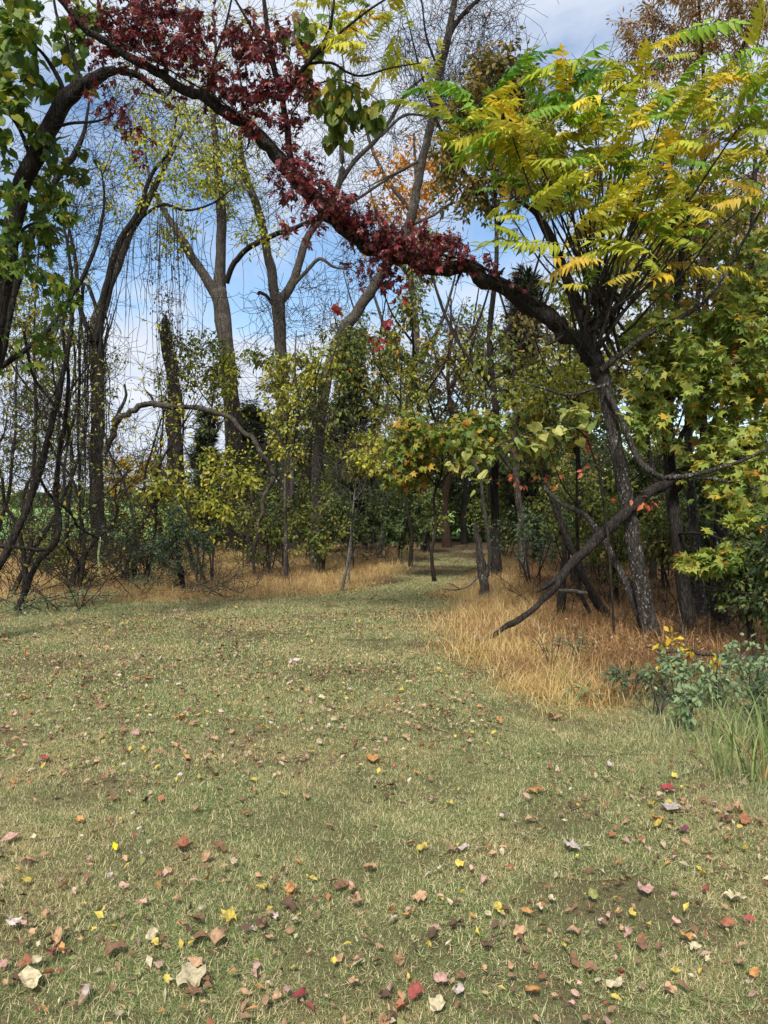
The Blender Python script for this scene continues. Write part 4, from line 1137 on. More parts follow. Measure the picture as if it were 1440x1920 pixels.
T.limb([(240, 430, 19.8, 9), (300, 385, 19.5, 8), (350, 395, 19.3, 7), (400, 380, 19.2, 5), (440, 350, 19, 3)], 'limb', 'bark_dark', 6, 0.06, 0.1)
T.limb([(190, 600, 19.8, 12), (160, 530, 19.9, 10), (150, 660, 20, 8), (148, 800, 20, 7), (150, 900, 20, 6), (152, 1030, 20, 5)], 'vine_stem', 'bark_dark', 6, 0.1, 0.3, node=False)
ids = T.grow(np.vstack([ell(330, 270, 19.6, 90, 90, 1.5, 110), ell(390, 330, 19.5, 70, 60, 1.2, 50), ell(250, 330, 19.6, 80, 80, 1.3, 60)]), 0.004, 0.006, 4, wob=0.14)
T.leaves_on(ids, 9, 0.12, 'ovate', 'yellow_green', 'leaf', 0.3, 0.7, 0.6)
ids = T.grow(np.vstack([ell(150, 480, 19.6, 70, 120, 1.3, 60), ell(180, 660, 19.9, 40, 60, .5, 40)]), 0.004, 0.006, 4, wob=0.14)
T.leaves_on(ids, 3.6, 0.11, 'small', 'olive', 'leaf', 0.2)
T.fuzz(520, .5, 1.5, 0)
T.done('twig', 'leaf', 0)

# hanging vines: each a loose curtain from one limb
def curtain(label, x0, x1, ytop, yb0, yb1, Y, n, mat='twig', r=0.009, leafy=0.0, arc=0.0):
    t = Plant('hanging_vine', label, 'vine', P((x0 + x1) / 2, ytop, Y), 'dead vines hanging from the trees')
    for i in range(n):
        xa = x0 + (x1 - x0) * (i + random.random()) / n
        ya = ytop + random.uniform(-25, 25); yb = random.uniform(yb0, yb1); Yi = Y + random.uniform(-.5, .5)
        pts = []; drift = random.uniform(-18, 18); m = 7
        for j in range(m):
            f = j / (m - 1)
            p = P(xa + drift * f + random.uniform(-5, 5) + arc * math.sin(f * 3.14), ya + (yb - ya) * f, Yi)
            pts.append(np.append(p, r * (1 - .5 * f) * random.uniform(.6, 1.2)))
        t.limb(pts, 'stem', mat, 4, 0.0, 0.2, px=False)
    if leafy:
        ids = t.grow(np.vstack([ell((x0 + x1) / 2, (ytop + yb0) / 2, Y, (x1 - x0) * .55, (yb0 - ytop) * .55, .5, int(60 * leafy))]), 0.003, 0.004, 2, wob=0.2)
        t.leaves_on(ids, 2.5, 0.085, 'small', 'vine_dead', 'leaf', 0.15, 1.2)
    t.fuzz(50, .2, .8, -.3)
    t.done('twig', 'leaf', 0)
curtain('thin dead vines hanging between the leaning limb and the blue sky', 205, 275, 430, 560, 760, 19, 12)
curtain('dense dark dead vines hanging over the broken trunk', 280, 345, 400, 660, 800, 19.5, 17, leafy=2.0)
curtain('sparse dead vines hanging just left of the grey forked trunk', 340, 400, 420, 560, 720, 20, 8)
curtain('dark vine stems clinging to the vine draped trunk', 150, 205, 590, 800, 1000, 19.6, 16, r=0.022, leafy=2.0)
curtain('fine bare vine strands hanging below the creeper', 560, 640, 520, 640, 720, 21, 9, r=0.005)
curtain('bare vine strands hanging behind the crooked stems', 20, 120, 520, 760, 960, 14, 10, r=0.006)

# --- broken vine covered trunk and the arching limb in front of it
T = Plant('broken_tree', 'dark broken trunk smothered in vines left of the forked grey tree', 'tree', G(325, 22))
T.limb([(330, 1050, 22, 44), (332, 930, 22, 40), (330, 820, 22, 40), (326, 740, 22, 38), (318, 670, 22, 34), (312, 610, 22, 22), (310, 590, 22, 8)], 'trunk', 'bark_dark', 10, 0.1, 0.1)
ids = T.grow(np.vstack([ell(320, 690, 22, 30, 110, .5, 130), ell(370, 660, 22, 45, 60, .6, 40)]), 0.004, 0.004, 3, wob=.2)
T.leaves_on(ids, 4.0, 0.11, 'ovate', 'olive', 'leaf', 0.2, 1.0)
T.done('twig', 'leaf', 0)
T = Plant('arching_limb', 'bare limb arching over and curling down beside the yellow shrub', 'dead limb', G(480, 17))
T.limb([(196, 850, 17.4, 20), (215, 800, 17.2, 22), (242, 772, 17, 21), (300, 764, 17, 20), (360, 762, 17, 19), (415, 776, 17, 18), (455, 806, 17, 17), (490, 845, 17, 16), (512, 882, 17, 16), (512, 905, 17, 15),
        (495, 935, 17, 14), (488, 970, 17, 12), (480, 1010, 17, 11), (474, 1082, 17, 10)], 'limb', 'bark_grey', 9, 0.08, 0.5, wk=.8)
T.limb([(212, 800, 17.2, 12), (225, 770, 17.2, 10), (236, 745, 17.3, 8), (234, 720, 17.3, 5)], 'branch', 'bark_dark', 6, 0.06, 0.15)
T.limb([(290, 764, 17, 9), (284, 745, 17, 7), (276, 735, 17, 4)], 'branch', 'bark_dark', 6, 0.06, 0.15)
ids = T.grow(np.vstack([ell(480, 960, 17, 40, 50, .5, 24), ell(230, 820, 17.2, 40, 60, .5, 30)]), .003, .004, 2, wob=.2)
T.fuzz(120, .3, 1.0, .2)
T.done('twig_grey', 'leaf', 0)

# --- the two grey forked trees in the middle
T = Plant('grey_tree', 'tall grey tree forking into a V against the white cloud', 'tree', G(442, 25))
T.limb([(446, 1040, 25, 60), (444, 940, 25, 50), (440, 840, 25, 45), (433, 740, 25, 42), (426, 650, 25, 40), (416, 575, 25, 42), (411, 545, 25, 44)], 'trunk', 'bark_grey', 14, 0.05, 0.03)
T.limb([(413, 560, 25, 34), (398, 540, 25, 30), (372, 500, 25, 25), (345, 455, 25, 23), (318, 412, 25, 18), (295, 370, 25, 13), (278, 320, 25, 8), (270, 260, 25, 4)], 'limb', 'bark_grey', 9, 0.05, 0.06)
T.limb([(412, 560, 25, 36), (413, 500, 25, 30), (416, 430, 25, 28), (411, 350, 25, 25), (406, 280, 25, 20), (398, 200, 25, 14), (405, 110, 25, 9), (400, 20, 25, 5)], 'limb', 'bark_grey', 9, 0.05, 0.06)
T.limb([(424, 530, 24.9, 16), (440, 492, 24.7, 15), (470, 462, 24.5, 15), (520, 438, 24.2, 14), (565, 422, 24, 11), (605, 398, 23.8, 7), (640, 380, 23.7, 4)], 'limb', 'bark_dark', 8, 0.05, 0.1)
ids = T.grow(np.vstack([ell(420, 340, 24.6, 60, 80, 1.6, 80), ell(330, 420, 24.8, 50, 60, 1.2, 30), ell(400, 220, 24.8, 110, 80, 2, 80), ell(480, 430, 24.4, 50, 40, 1, 24)]), .004, .006, 5, wob=.12)
T.leaves_on(ids, 10, 0.14, 'ovate', 'yellow_green', 'leaf', 0.35, 0.8, .6)
ids = T.grow(np.vstack([ell(300, 180, 24.8, 110, 110, 2, 70), ell(420, 60, 25, 130, 80, 2, 70)]), .004, .006, 5, wob=.12)
T.leaves_on(ids, 6, 0.13, 'ovate', 'yellow_green', 'leaf', 0.25, 0.8, .6)
T.fuzz(700, .6, 2.2, .1)
T.done('twig', 'leaf', 0)
T = Plant('grey_tree', 'tall grey tree with a broken stub and bare forking limbs', 'tree', G(540, 26))
T.limb([(545, 1036, 26, 52), (540, 940, 26, 42), (535, 840, 26, 36), (530, 740, 26, 34), (525, 640, 26, 33), (522, 575, 26, 36), (520, 550, 26, 38)], 'trunk', 'bark_grey', 14, 0.05, 0.03)
T.limb([(518, 565, 26, 28), (508, 505, 26, 25), (496, 440, 26, 23), (480, 380, 26, 20), (462, 330, 26, 17), (450, 260, 26, 12), (455, 180, 26, 7), (440, 100, 26, 4)], 'limb', 'bark_grey', 9, 0.05, 0.06)
T.limb([(526, 565, 26, 28), (545, 538, 26, 24), (562, 490, 26, 21), (580, 440, 26, 19), (612, 395, 26, 17), (640, 330, 26, 16), (640, 260, 26, 10), (650, 180, 26, 6), (640, 90, 26, 3)], 'limb', 'bark_grey', 9, 0.05, 0.06)
T.limb([(636, 345, 26, 14), (665, 302, 26, 13), (705, 262, 26, 12), (735, 220, 26, 10), (765, 170, 26, 8), (800, 140, 26, 5), (840, 90, 26, 3)], 'limb', 'bark_grey', 8, 0.05, 0.06)
T.limb([(715, 255, 26, 8), (755, 218, 26, 8), (790, 216, 26, 6), (840, 225, 26, 4)], 'limb', 'bark_grey', 6, 0.05, 0.06)
T.limb([(545, 540, 26, 12), (575, 510, 25.8, 11), (600, 485, 25.6, 10), (625, 500, 25.5, 7), (650, 505, 25.4, 4)], 'limb', 'bark_grey', 7, 0.05, 0.1)
T.limb([(514, 575, 26, 9), (500, 556, 25.9, 9), (488, 548, 25.9, 9), (484, 553, 25.9, 10)], 'stub', 'bark_dark', 7, 0.08, 0.1)
T.limb([(604, 405, 26, 8), (660, 380, 25.8, 8), (720, 340, 25.6, 7), (790, 300, 25.5, 4)], 'limb', 'bark_grey', 6, 0.05, 0.1)
ids = T.grow(np.vstack([ell(720, 230, 26, 150, 150, 2, 170), ell(600, 300, 26, 90, 140, 2, 80), ell(480, 330, 26, 70, 120, 2, 50), ell(560, 600, 25.6, 110, 80, 1.5, 90), ell(680, 480, 25.5, 80, 90, 1.5, 50)]), .0035, .005, 6, wob=.14)
T.leaves_on(list(ids)[::3], 1.0, 0.10, 'small', 'rust', 'leaf', 0.2, 1)
T.fuzz(1100, .6, 2.2, .1)
T.done('twig_grey', 'leaf', 0)

# --- the dark leaning tree behind the creeper
T = Plant('dark_leaning_tree', 'dark leaning tree crossing behind the creeper limb to the sky', 'tree', G(592, 19.5))
T.limb([(590, 1060, 19.5, 40), (592, 960, 19.5, 34), (596, 840, 19.5, 32), (610, 720, 19.5, 36), (636, 640, 19.5, 38), (672, 580, 19.5, 36), (706, 530, 19.5, 34), (742, 470, 19.5, 32), (772, 405, 19.5, 30), (784, 340, 19.5, 28), (800, 270, 19.5, 27),
        (818, 190, 19.5, 25), (834, 100, 19.5, 24), (848, 20, 19.5, 20), (862, -80, 19.5, 12)], 'trunk', 'bark_grey', 11, 0.07, 0.12, wk=.85)
T.limb([(835, 95, 19.5, 13), (850, 50, 19.5, 14), (885, 10, 19.5, 11), (930, -30, 19.5, 7)], 'limb', 'bark_dark', 7, 0.05, 0.1)
T.limb([(775, 420, 19.5, 8), (810, 405, 19.4, 7), (850, 380, 19.3, 7), (890, 385, 19.2, 5), (930, 370, 19.1, 3)], 'limb', 'bark_grey', 6, 0.05, 0.1)
T.limb([(800, 290, 19.5, 8), (770, 310, 19.4, 8), (730, 330, 19.3, 6), (690, 350, 19.2, 3)], 'limb', 'bark_grey', 6, 0.05, 0.1)
T.limb([(826, 140, 19.5, 7), (800, 70, 19.5, 6), (790, 0, 19.5, 4), (780, -60, 19.5, 2)], 'limb', 'bark_dark', 6, 0.05, 0.1)
ids = T.grow(np.vstack([ell(900, 50, 19.5, 70, 90, 1.2, 130), ell(790, 80, 19.5, 60, 100, 1.2, 70), ell(830, 200, 19.5, 50, 100, 1, 70)]), .003, .0045, 4, wob=.14)
T.leaves_on(list(ids)[::4], 1.5, 0.11, 'small', 'pink_red', 'leaf', 0.2)
T.fuzz(900, .5, 1.8, .15)
T.done('twig', 'leaf', 0)
# ================================================================== the woods behind
WOODN = 1.75
def wood(label, x, Y, top, w, mat, crowns, name='tree', lean=0, forks=3, tw='twig', kink=8, cat='tree', group='trees of the strip of woods'):
    """a whole tree: trunk at photo column x and distance Y up to photo row top, with crowns of leaves"""
    t = Plant(name, label, cat, G(x, Y), group)
    yb = HZ + EYE * F / Y + 6
    pts = []; m = 7
    for i in range(m):
        f = i / (m - 1)
        pts.append((x + lean * f + (random.uniform(-kink, kink) if i else 0), yb + (top - yb) * f, Y + random.uniform(-.15, .15) * i, w * (1.15 - 0.9 * f) * (1.25 if i == 0 else 1)))
    t.limb(pts, 'trunk', mat, 9, 0.06, 0.06)
    for k in range(forks):
        f = random.uniform(0.35, 0.8); i = f * (m - 1); a = int(i)
        bx = pts[a][0] + (pts[a + 1][0] - pts[a][0]) * (i - a); by = pts[a][1] + (pts[a + 1][1] - pts[a][1]) * (i - a)
        sd = random.choice((-1, 1)); L = (yb - top) * random.uniform(.2, .4)
        dy = random.uniform(-1, 1)
        t.limb([(bx, by, Y, w * .5), (bx + sd * L * .25, by - L * .35, Y + dy * .4, w * .4), (bx + sd * L * .4, by - L * .75, Y + dy, w * .28), (bx + sd * L * .5, by - L * 1.15, Y + dy * 1.3, w * .1)], 'limb', mat, 6, 0.05, 0.1)
    for z, n, per, size, kind, pal in crowns:
        ids = t.grow(ell(*z, int(n * WOODN)), .003, .005, 6, wob=.12)
        if per: t.leaves_on(ids, per * 1.8, size * 1.15, kind, pal, 'needle' if kind == 'spray' else 'leaf', size * 1.6, 0.7, .7)
    t.fuzz(130, .4, 1.6, .1)
    t.done(tw, 'leaf', 0)
    return t
def bush(label, x, Y, h_px, w_px, n, per, size, kind, pal, stems=5, name='shrub', base_lift=0.1, tw='twig', rd=None, most=0, group='shrubs of the woodland edge', minpx=11, low=.25):
    t = Plant(name, label, 'shrub', G(x, Y), group)
    yb = HZ + EYE * F / Y + 4
    for i in range(stems):
        ex = x + w_px * random.uniform(-.8, .8); ey = yb - h_px * random.uniform(.55, .95)
        Ye = Y + random.uniform(-.4, .4)
        bx = x + w_px * random.uniform(-.15, .15)
        t.limb([(bx, yb, Y, 7 * 12 / Y), (bx + (ex - bx) * .25 + random.uniform(-8, 8), yb + (ey - yb) * .4, Y, 5 * 12 / Y), (bx + (ex - bx) * .6, yb + (ey - yb) * .75, Ye, 4 * 12 / Y), (ex, ey, Ye, 2 * 12 / Y)], 'stem', tw, 5, 0.05, 0.2)
    rd = rd or w_px / F * Y * .7
    ids = t.grow(ell(x, yb - h_px * (1 + low) / 2, Y, w_px, h_px * (1 - low) / 2 * 1.1, rd, n), .003, .004, 3, wob=.15)
    t.leaves_on(ids, per * 2.6, size * 1.25, kind, pal, 'leaf', size * 1.8, .5, .8)
    t.fuzz(45, .3, 1.1, .2)
    t.done(tw, 'leaf', most, minpx)
    return t
def cedar(label, x, Y, top, w_px, n, pal='cedar'):
    t = Plant('red_cedar', label, 'tree', G(x, Y), 'cedars of the strip of woods')
    yb = HZ + EYE * F / Y + 6
    t.limb([(x, yb, Y, w_px * .2), (x + 3, (yb * 2 + top) / 3, Y, w_px * .16), (x - 2, (yb + 2 * top) / 3, Y, w_px * .1), (x, top, Y, 2)], 'trunk', 'bark_red', 9, .08, .08)
    f = rng.uniform(.06, 1, n) ** .8                      # share of the height from the foot
    rad = w_px * np.sqrt(np.clip((1.04 - f), 0, 1)) * rng.uniform(.35, 1.05, n) * (0.8 + .4 * np.sin(f * 23))
    az = rng.uniform(0, 6.28, n)
    pts = np.array([P(x, yb + (top - yb) * ff, Y) + np.array([math.cos(a) * r_ / F * Y, math.sin(a) * r_ / F * Y, 0]) for ff, r_, a in zip(f, rad, az)])
    ids = t.grow(pts, .004, .006, 3, sag=.1)
    t.leaves_on(ids, 11, .34, 'spray', pal, 'needle', .22, .1, 1, .15, .5, 1.2)
    t.done('twig', 'leaf', 0, crown_name='needles')

# cedars
cedar('dark cedar standing behind the pale yellow shrub in the middle', 655, 25, 640, 62, 230)
cedar('dark cedar close left of the grey tree with the stub', 470, 28, 760, 66, 180)
cedar('dark cedar showing above the arching creeper limb near the forked tree', 985, 21, 520, 60, 190)
cedar('low dark cedar deep in the woods beside the path end', 760, 33, 800, 60, 120)
cedar('dark cedar left of the arching limb behind the green shrub', 385, 27, 770, 44, 120)

# pale yellow and gold leaved small trees
wood('small tree with a pale yellow green leafy crown in the middle', 537, 18, 620, 14, 'bark_grey', [((575, 690, 18, 80, 38, 1.0), 60, 6, .105, 'ovate', 'yellow_green'), ((540, 745, 18, 60, 40, .8), 34, 5, .10, 'ovate', 'yellow_green'), ((660, 650, 18, 52, 34, .7), 30, 5, .10, 'ovate', 'olive'), ((490, 670, 18, 40, 22, .6), 16, 5, .10, 'ovate', 'olive'), ((620, 760, 18, 60, 50, .8), 26, 4, .10, 'ovate', 'olive')], 'leafy_tree', 25, 2)
bush('low spreading shrub with pale yellow green leaves under the arching limb', 385, 15.5, 245, 120, 110, 4.2, .085, 'ovate', 'yellow_green', 8, low=.45)
bush('grey green small leaved shrub behind the tape', 345, 14.2, 170, 62, 120, 9, .05, 'small', 'grey_green', 6, low=.15)
bush('small grey green shrub right of the taped stem', 270, 14.8, 110, 50, 50, 6, .05, 'small', 'grey_green', 4)
wood('golden yellow bush glowing behind the vine draped trunk', 268, 27, 840, 10, 'bark_grey', [((265, 895, 27, 85, 50, 1.4), 60, 7, .12, 'ovate', 'gold'), ((220, 870, 27, 40, 40, 1), 14, 6, .12, 'ovate', 'gold')], 'golden_bush', 0, 3)
wood('young maple with orange and yellow leaves at the bend of the path', 815, 16, 770, 9, 'bark_dark', [((815, 825, 16, 110, 50, 1.1), 90, 3.4, .12, 'maple', 'maple_turn'), ((830, 878, 16, 45, 26, .6), 4, 2, .11, 'maple', 'orange'), ((900, 820, 16, 60, 46, .8), 50, 4, .12, 'maple', 'maple_green'), ((760, 880, 16, 40, 40, .6), 30, 4, .12, 'maple', 'maple_turn')], 'young_maple', 10, 3)
wood('thin pale sapling left of the path with sparse pale leaves', 712, 22.5, 800, 9, 'bark_pale', [((700, 850, 22, 60, 50, .7), 50, 5, .12, 'ovate', 'yellow_green')], 'sapling', 26, 1, kink=2)
t = wood('thin bent sapling at the lawn edge beside the short stake', 640, 14.2, 880, 7, 'bark_pale', [((690, 850, 14.2, 46, 32, .5), 30, 3.5, .09, 'ovate', 'yellow_green'), ((645, 900, 14.2, 40, 60, .4), 16, 0, 0, '', '')], 'sapling', 34, 1, 'twig_grey', 3)
B = Plant('stake', 'short weathered stake standing behind the bent sapling', 'stake', G(655, 15.2))
B.limb([(654, 1098, 15.2, 6), (655, 1060, 15.2, 6), (658, 1020, 15.2, 6), (659, 988, 15.2, 6)], 'post', 'bark_pale', 6, .06, .1)
wood('slim sapling in front of the grey tree with the stub', 534, 16.5, 780, 11, 'bark_grey', [((540, 800, 16.5, 40, 90, .5), 30, 2.5, .09, 'ovate', 'yellow_green')], 'sapling', 4, 1, kink=3)
wood('slim mossy trunk leaning behind the snag', 985, 17, 560, 20, 'bark_grey', [((960, 700, 17, 80, 80, 1), 60, 4, .11, 'ovate', 'olive'), ((1000, 620, 17, 70, 60, 1), 40, 3, .11, 'ovate', 'brown_green')], 'slim_tree', -30, 3)

# crowns against the sky
wood('far tree with an orange crown seen past the dark leaning trunk', 770, 38, 250, 26, 'bark_grey', [((775, 335, 38, 85, 70, 2.5), 90, 6, .19, 'ovate', 'orange'), ((735, 420, 38, 60, 70, 2), 50, 4, .18, 'ovate', 'orange'), ((800, 480, 38, 60, 70, 2), 60, 6, .18, 'ovate', 'maple_turn')], 'orange_tree', 10, 4)
wood('tree with a brownish green crown left of the yellow fronds', 930, 17, 190, 22, 'bark_dark', [((930, 190, 17, 95, 80, 1.3), 170, 8, .125, 'ovate', 'brown_green'), ((890, 330, 17, 80, 90, 1.2), 100, 6, .12, 'ovate', 'brown_green'), ((1000, 300, 16.5, 80, 110, 1.2), 120, 6, .12, 'ovate', 'brown_green')], 'brown_crowned_tree', -10, 5)
wood('tall tree with rust brown drooping leaves at the upper right', 1330, 16, -40, 24, 'bark_dark', [((1280, 60, 16, 120, 60, 1.4), 170, 9, .11, 'narrow', 'rust'), ((1400, 40, 16, 70, 70, 1.2), 90, 8, .11, 'narrow', 'rust'), ((1360, 250, 15.5, 110, 130, 1.4), 130, 5, .11, 'narrow', 'rust'), ((1200, 150, 16, 70, 60, 1), 50, 5, .11, 'narrow', 'rust'), ((1410, 400, 15, 60, 90, 1), 60, 5, .11, 'narrow', 'rust')], 'rust_leaved_tree', -20, 5)
wood('tree with a pink and rust crown at the far right behind the maple', 1420, 14.5, 420, 18, 'bark_dark', [((1400, 640, 14.5, 70, 120, 1), 120, 6, .10, 'ovate', 'pink_red'), ((1300, 480, 14.5, 110, 110, 1), 150, 7, .11, 'ovate', 'brown_green'), ((1180, 430, 14, 120, 110, 1), 120, 6, .11, 'ovate', 'frond_mix'), ((1130, 580, 13.5, 110, 100, .8), 100, 4, .11, 'ovate', 'olive')], 'rust_crowned_tree', -10, 4)

# trunks and understorey of the strip, from left to right
wood('dark trunk with forked top behind the orange maple', 838, 28, 560, 20, 'bark_red', [((850, 690, 28, 60, 110, 1.5), 110, 4, .14, 'ovate', 'brown_green')], 'slim_tree', 10, 4)
wood('tall thin tree left of the forked dark trunk', 795, 26, 520, 13, 'bark_dark', [((775, 640, 26, 60, 110, 1.5), 120, 4.5, .14, 'ovate', 'maple_turn')], 'slim_tree', -22, 4)
wood('tall thin bare tree above the bend of the path', 870, 30, 540, 13, 'bark_dark', [((890, 660, 30, 60, 110, 1.5), 120, 3.5, .14, 'ovate', 'olive')], 'slim_tree', 20, 4)
wood('grey trunk deep behind the snag', 1010, 22, 540, 22, 'bark_grey', [((1020, 680, 22, 90, 100, 1.2), 100, 5, .13, 'ovate', 'olive')], 'slim_tree', 10, 3)
wood('dark trunk behind the leaning dead stems', 1080, 15.5, 600, 17, 'bark_dark', [((1080, 760, 15.5, 100, 90, 1), 130, 5, .11, 'ovate', 'olive')], 'slim_tree', 10, 3)
wood('thin trunk between the forked tree and the young maple', 1225, 16, 560, 15, 'bark_dark', [((1220, 700, 16, 90, 110, 1), 130, 5.5, .11, 'ovate', 'brown_green')], 'slim_tree', -6, 3)
wood('tree with sparse green crown over the gap left of the cedar', 700, 29, 560, 13, 'bark_dark', [((720, 720, 29, 90, 80, 1.5), 140, 4.5, .14, 'ovate', 'maple_turn'), ((650, 620, 29, 60, 40, 1.2), 40, 4, .14, 'ovate', 'olive')], 'slim_tree', 16, 4)
wood('dark trunk behind the arching limb end', 600, 27, 700, 16, 'bark_red', [((590, 800, 27, 80, 70, 1.2), 120, 5, .13, 'ovate', 'dark_green')], 'slim_tree', -6, 3)
wood('leafy small tree beside the grey V forked trunk', 395, 23, 640, 8, 'bark_dark', [((385, 680, 23, 50, 60, 1), 50, 5, .12, 'ovate', 'olive'), ((420, 720, 23, 40, 60, 1), 40, 5, .12, 'ovate', 'yellow_green')], 'leafy_tree', 0, 3)
wood('thin dark tree far left with sparse yellow leaves', 60, 18, 420, 12, 'bark_dark', [((40, 620, 18, 90, 120, 1.4), 150, 4, .10, 'ovate', 'yellow_green'), ((60, 800, 18, 100, 70, 1.4), 90, 4, .09, 'small', 'olive')], 'slim_tree', 10, 4)
wood('slim dark tree with olive leaves beside the vine draped trunk', 125, 22, 500, 12, 'bark_dark', [((130, 700, 22, 80, 110, 1.4), 130, 4, .10, 'small', 'olive'), ((140, 850, 22, 80, 50, 1.2), 60, 4, .10, 'small', 'olive')], 'slim_tree', 16, 4)

wood('leafy yellow green tree between the grey tree with the stub and the middle cedar', 575, 21, 640, 9, 'bark_dark', [((560, 800, 21, 80, 80, 1.2), 60, 4.5, .10, 'ovate', 'yellow_green'), ((620, 880, 21, 70, 60, 1), 40, 4.5, .10, 'ovate', 'olive')], 'leafy_tree', 10, 3)
wood('leafy green tree right of the thin pale sapling', 770, 20, 660, 9, 'bark_dark', [((740, 760, 20, 80, 80, 1.2), 60, 4, .10, 'ovate', 'yellow_green'), ((690, 690, 20, 60, 60, 1), 40, 4, .11, 'ovate', 'maple_turn')], 'leafy_tree', -20, 3)
wood('leafy tree with yellow green crown behind the snag', 925, 19, 600, 10, 'bark_dark', [((920, 700, 19, 80, 90, 1.2), 70, 4, .10, 'ovate', 'yellow_green'), ((960, 830, 19, 70, 60, 1), 50, 4, .10, 'ovate', 'olive')], 'leafy_tree', -10, 3)
wood('leafy yellowing tree behind the grape vine', 1085, 12.5, 600, 9, 'bark_dark', [((1060, 720, 12.5, 110, 80, .9), 70, 4, .085, 'ovate', 'yellow_green'), ((1010, 820, 12.5, 80, 60, .8), 40, 4, .085, 'maple', 'maple_turn')], 'leafy_tree', -10, 3)
shrubs = [
 (600, 17.5, 170, 66, 90, 7, .075, 'olive', 'leafy shrub hiding the foot of the dark leaning tree'),
 (500, 17.5, 150, 56, 70, 7, .075, 'olive', 'leafy shrub beside the foot of the arching limb'),
 (655, 19, 160, 60, 80, 7, .08, 'dark_green', 'dark leafy shrub behind the bent sapling and stake'),
 (450, 24, 190, 70, 110, 8, .10, 'olive', 'olive green shrub under the V forked tree'),
 (520, 22, 130, 50, 70, 8, .09, 'dark_green', 'low dark shrub around the foot of the grey tree with the stub'),
 (590, 24, 150, 60, 90, 8, .10, 'dark_green', 'dark shrub left of the pale saplings'),
 (690, 26, 160, 66, 110, 8, .10, 'dark_green', 'dense dark shrub behind the bent sapling'),
 (752, 21, 150, 56, 120, 8, .09, 'dark_green', 'rounded green shrub right of the thin pale sapling'),
 (800, 25, 130, 40, 70, 8, .10, 'olive', 'green shrub under the orange maple'),
 (880, 31, 170, 70, 100, 9, .12, 'dark_green', 'shrub closing the end of the path'),
 (950, 22, 170, 60, 110, 8, .10, 'olive', 'leafy green shrub behind the snag'),
 (1000, 15.5, 150, 84, 80, 4, .07, 'grey_green', 'blue green shrub between the snag and the dead stems'),
 (1060, 19, 190, 80, 150, 8, .09, 'olive', 'tall green shrub behind the leaning dead stems'),
 (1130, 15, 210, 66, 150, 7.5, .08, 'olive', 'green shrub seen through the crossing stems'),
 (1200, 18, 230, 80, 160, 8, .09, 'dark_green', 'dense green shrub behind the forked trunk'),
 (1250, 14, 170, 60, 110, 7, .08, 'olive', 'shrub between the forked trunk and the young maple'),
 (1340, 15, 250, 90, 170, 8, .09, 'dark_green', 'dense dark shrub behind the young maple'),
 (1410, 12, 240, 80, 150, 7.5, .085, 'olive', 'shady shrub at the right edge'),
 (1410, 8.6, 240, 75, 210, 8, .055, 'dark_green', 'dark shrub in the shade under the maple at the right edge'),
 (1330, 10.8, 190, 60, 140, 8, .06, 'dark_green', 'dark small leaved shrub between the maple trunks'),
 (1475, 7.4, 300, 70, 200, 8, .055, 'dark_green', 'dark shrub cut by the right edge above the dead branch'),
 (1150, 12.5, 190, 60, 110, 7, .06, 'olive', 'olive shrub right behind the leaning lichened stem'),
 (430, 31, 150, 60, 80, 8, .12, 'dark_green', 'far shrub against the field left of the V forked tree'),
 (640, 32, 190, 80, 110, 8, .13, 'dark_green', 'far dark thicket behind the middle cedar'),
 (960, 34, 220, 90, 120, 8, .14, 'olive', 'far green thicket behind the snag'),
 (1110, 27, 240, 90, 120, 8, .12, 'dark_green', 'far dark thicket behind the crossing stems'),
 (1270, 25, 260, 100, 130, 8, .12, 'olive', 'far green thicket behind the maple'),
 (800, 37, 200, 90, 110, 8, .14, 'dark_green', 'far dark thicket behind the path end'),
 (530, 36, 180, 80, 90, 8, .14, 'dark_green', 'far dark thicket behind the grey trees'),
 (310, 20, 110, 60, 60, 5, .08, 'olive', 'thin olive shrub in front of the broken trunk'),
 (210, 24, 100, 50, 50, 5, .09, 'olive', 'thin shrub behind the vine draped trunk'),
 (90, 16, 120, 70, 80, 4, .06, 'olive', 'wispy shrub behind the crooked stems at the left'),
 (20, 21, 140, 60, 70, 5, .08, 'olive', 'wispy olive shrub at the left edge before the field'),
 (60, 24, 170, 70, 50, 3, .08, 'olive', 'loose green shrub screening the field at the far left'),
 (150, 26, 150, 60, 40, 3, .09, 'olive', 'loose shrub screening the field left of the vine draped trunk'),
 (250, 22, 130, 50, 70, 5, .09, 'brown_green', 'brownish shrub right of the vine draped trunk'),
 (330, 26, 170, 60, 90, 7, .10, 'dark_green', 'dark shrub at the foot of the broken trunk'),
 (130, 14.5, 120, 60, 70, 4, .05, 'olive', 'twiggy small leaved shrub left of the tape'),
 (230, 15.5, 130, 50, 70, 4.5, .055, 'grey_green', 'twiggy grey green shrub behind the tape'),
]
for x_, Y_, h_, w_, n_, per_, sz_, pal_, lab_ in shrubs:
    bush(lab_, x_, Y_, h_, w_, n_, per_, sz_, 'small', pal_)

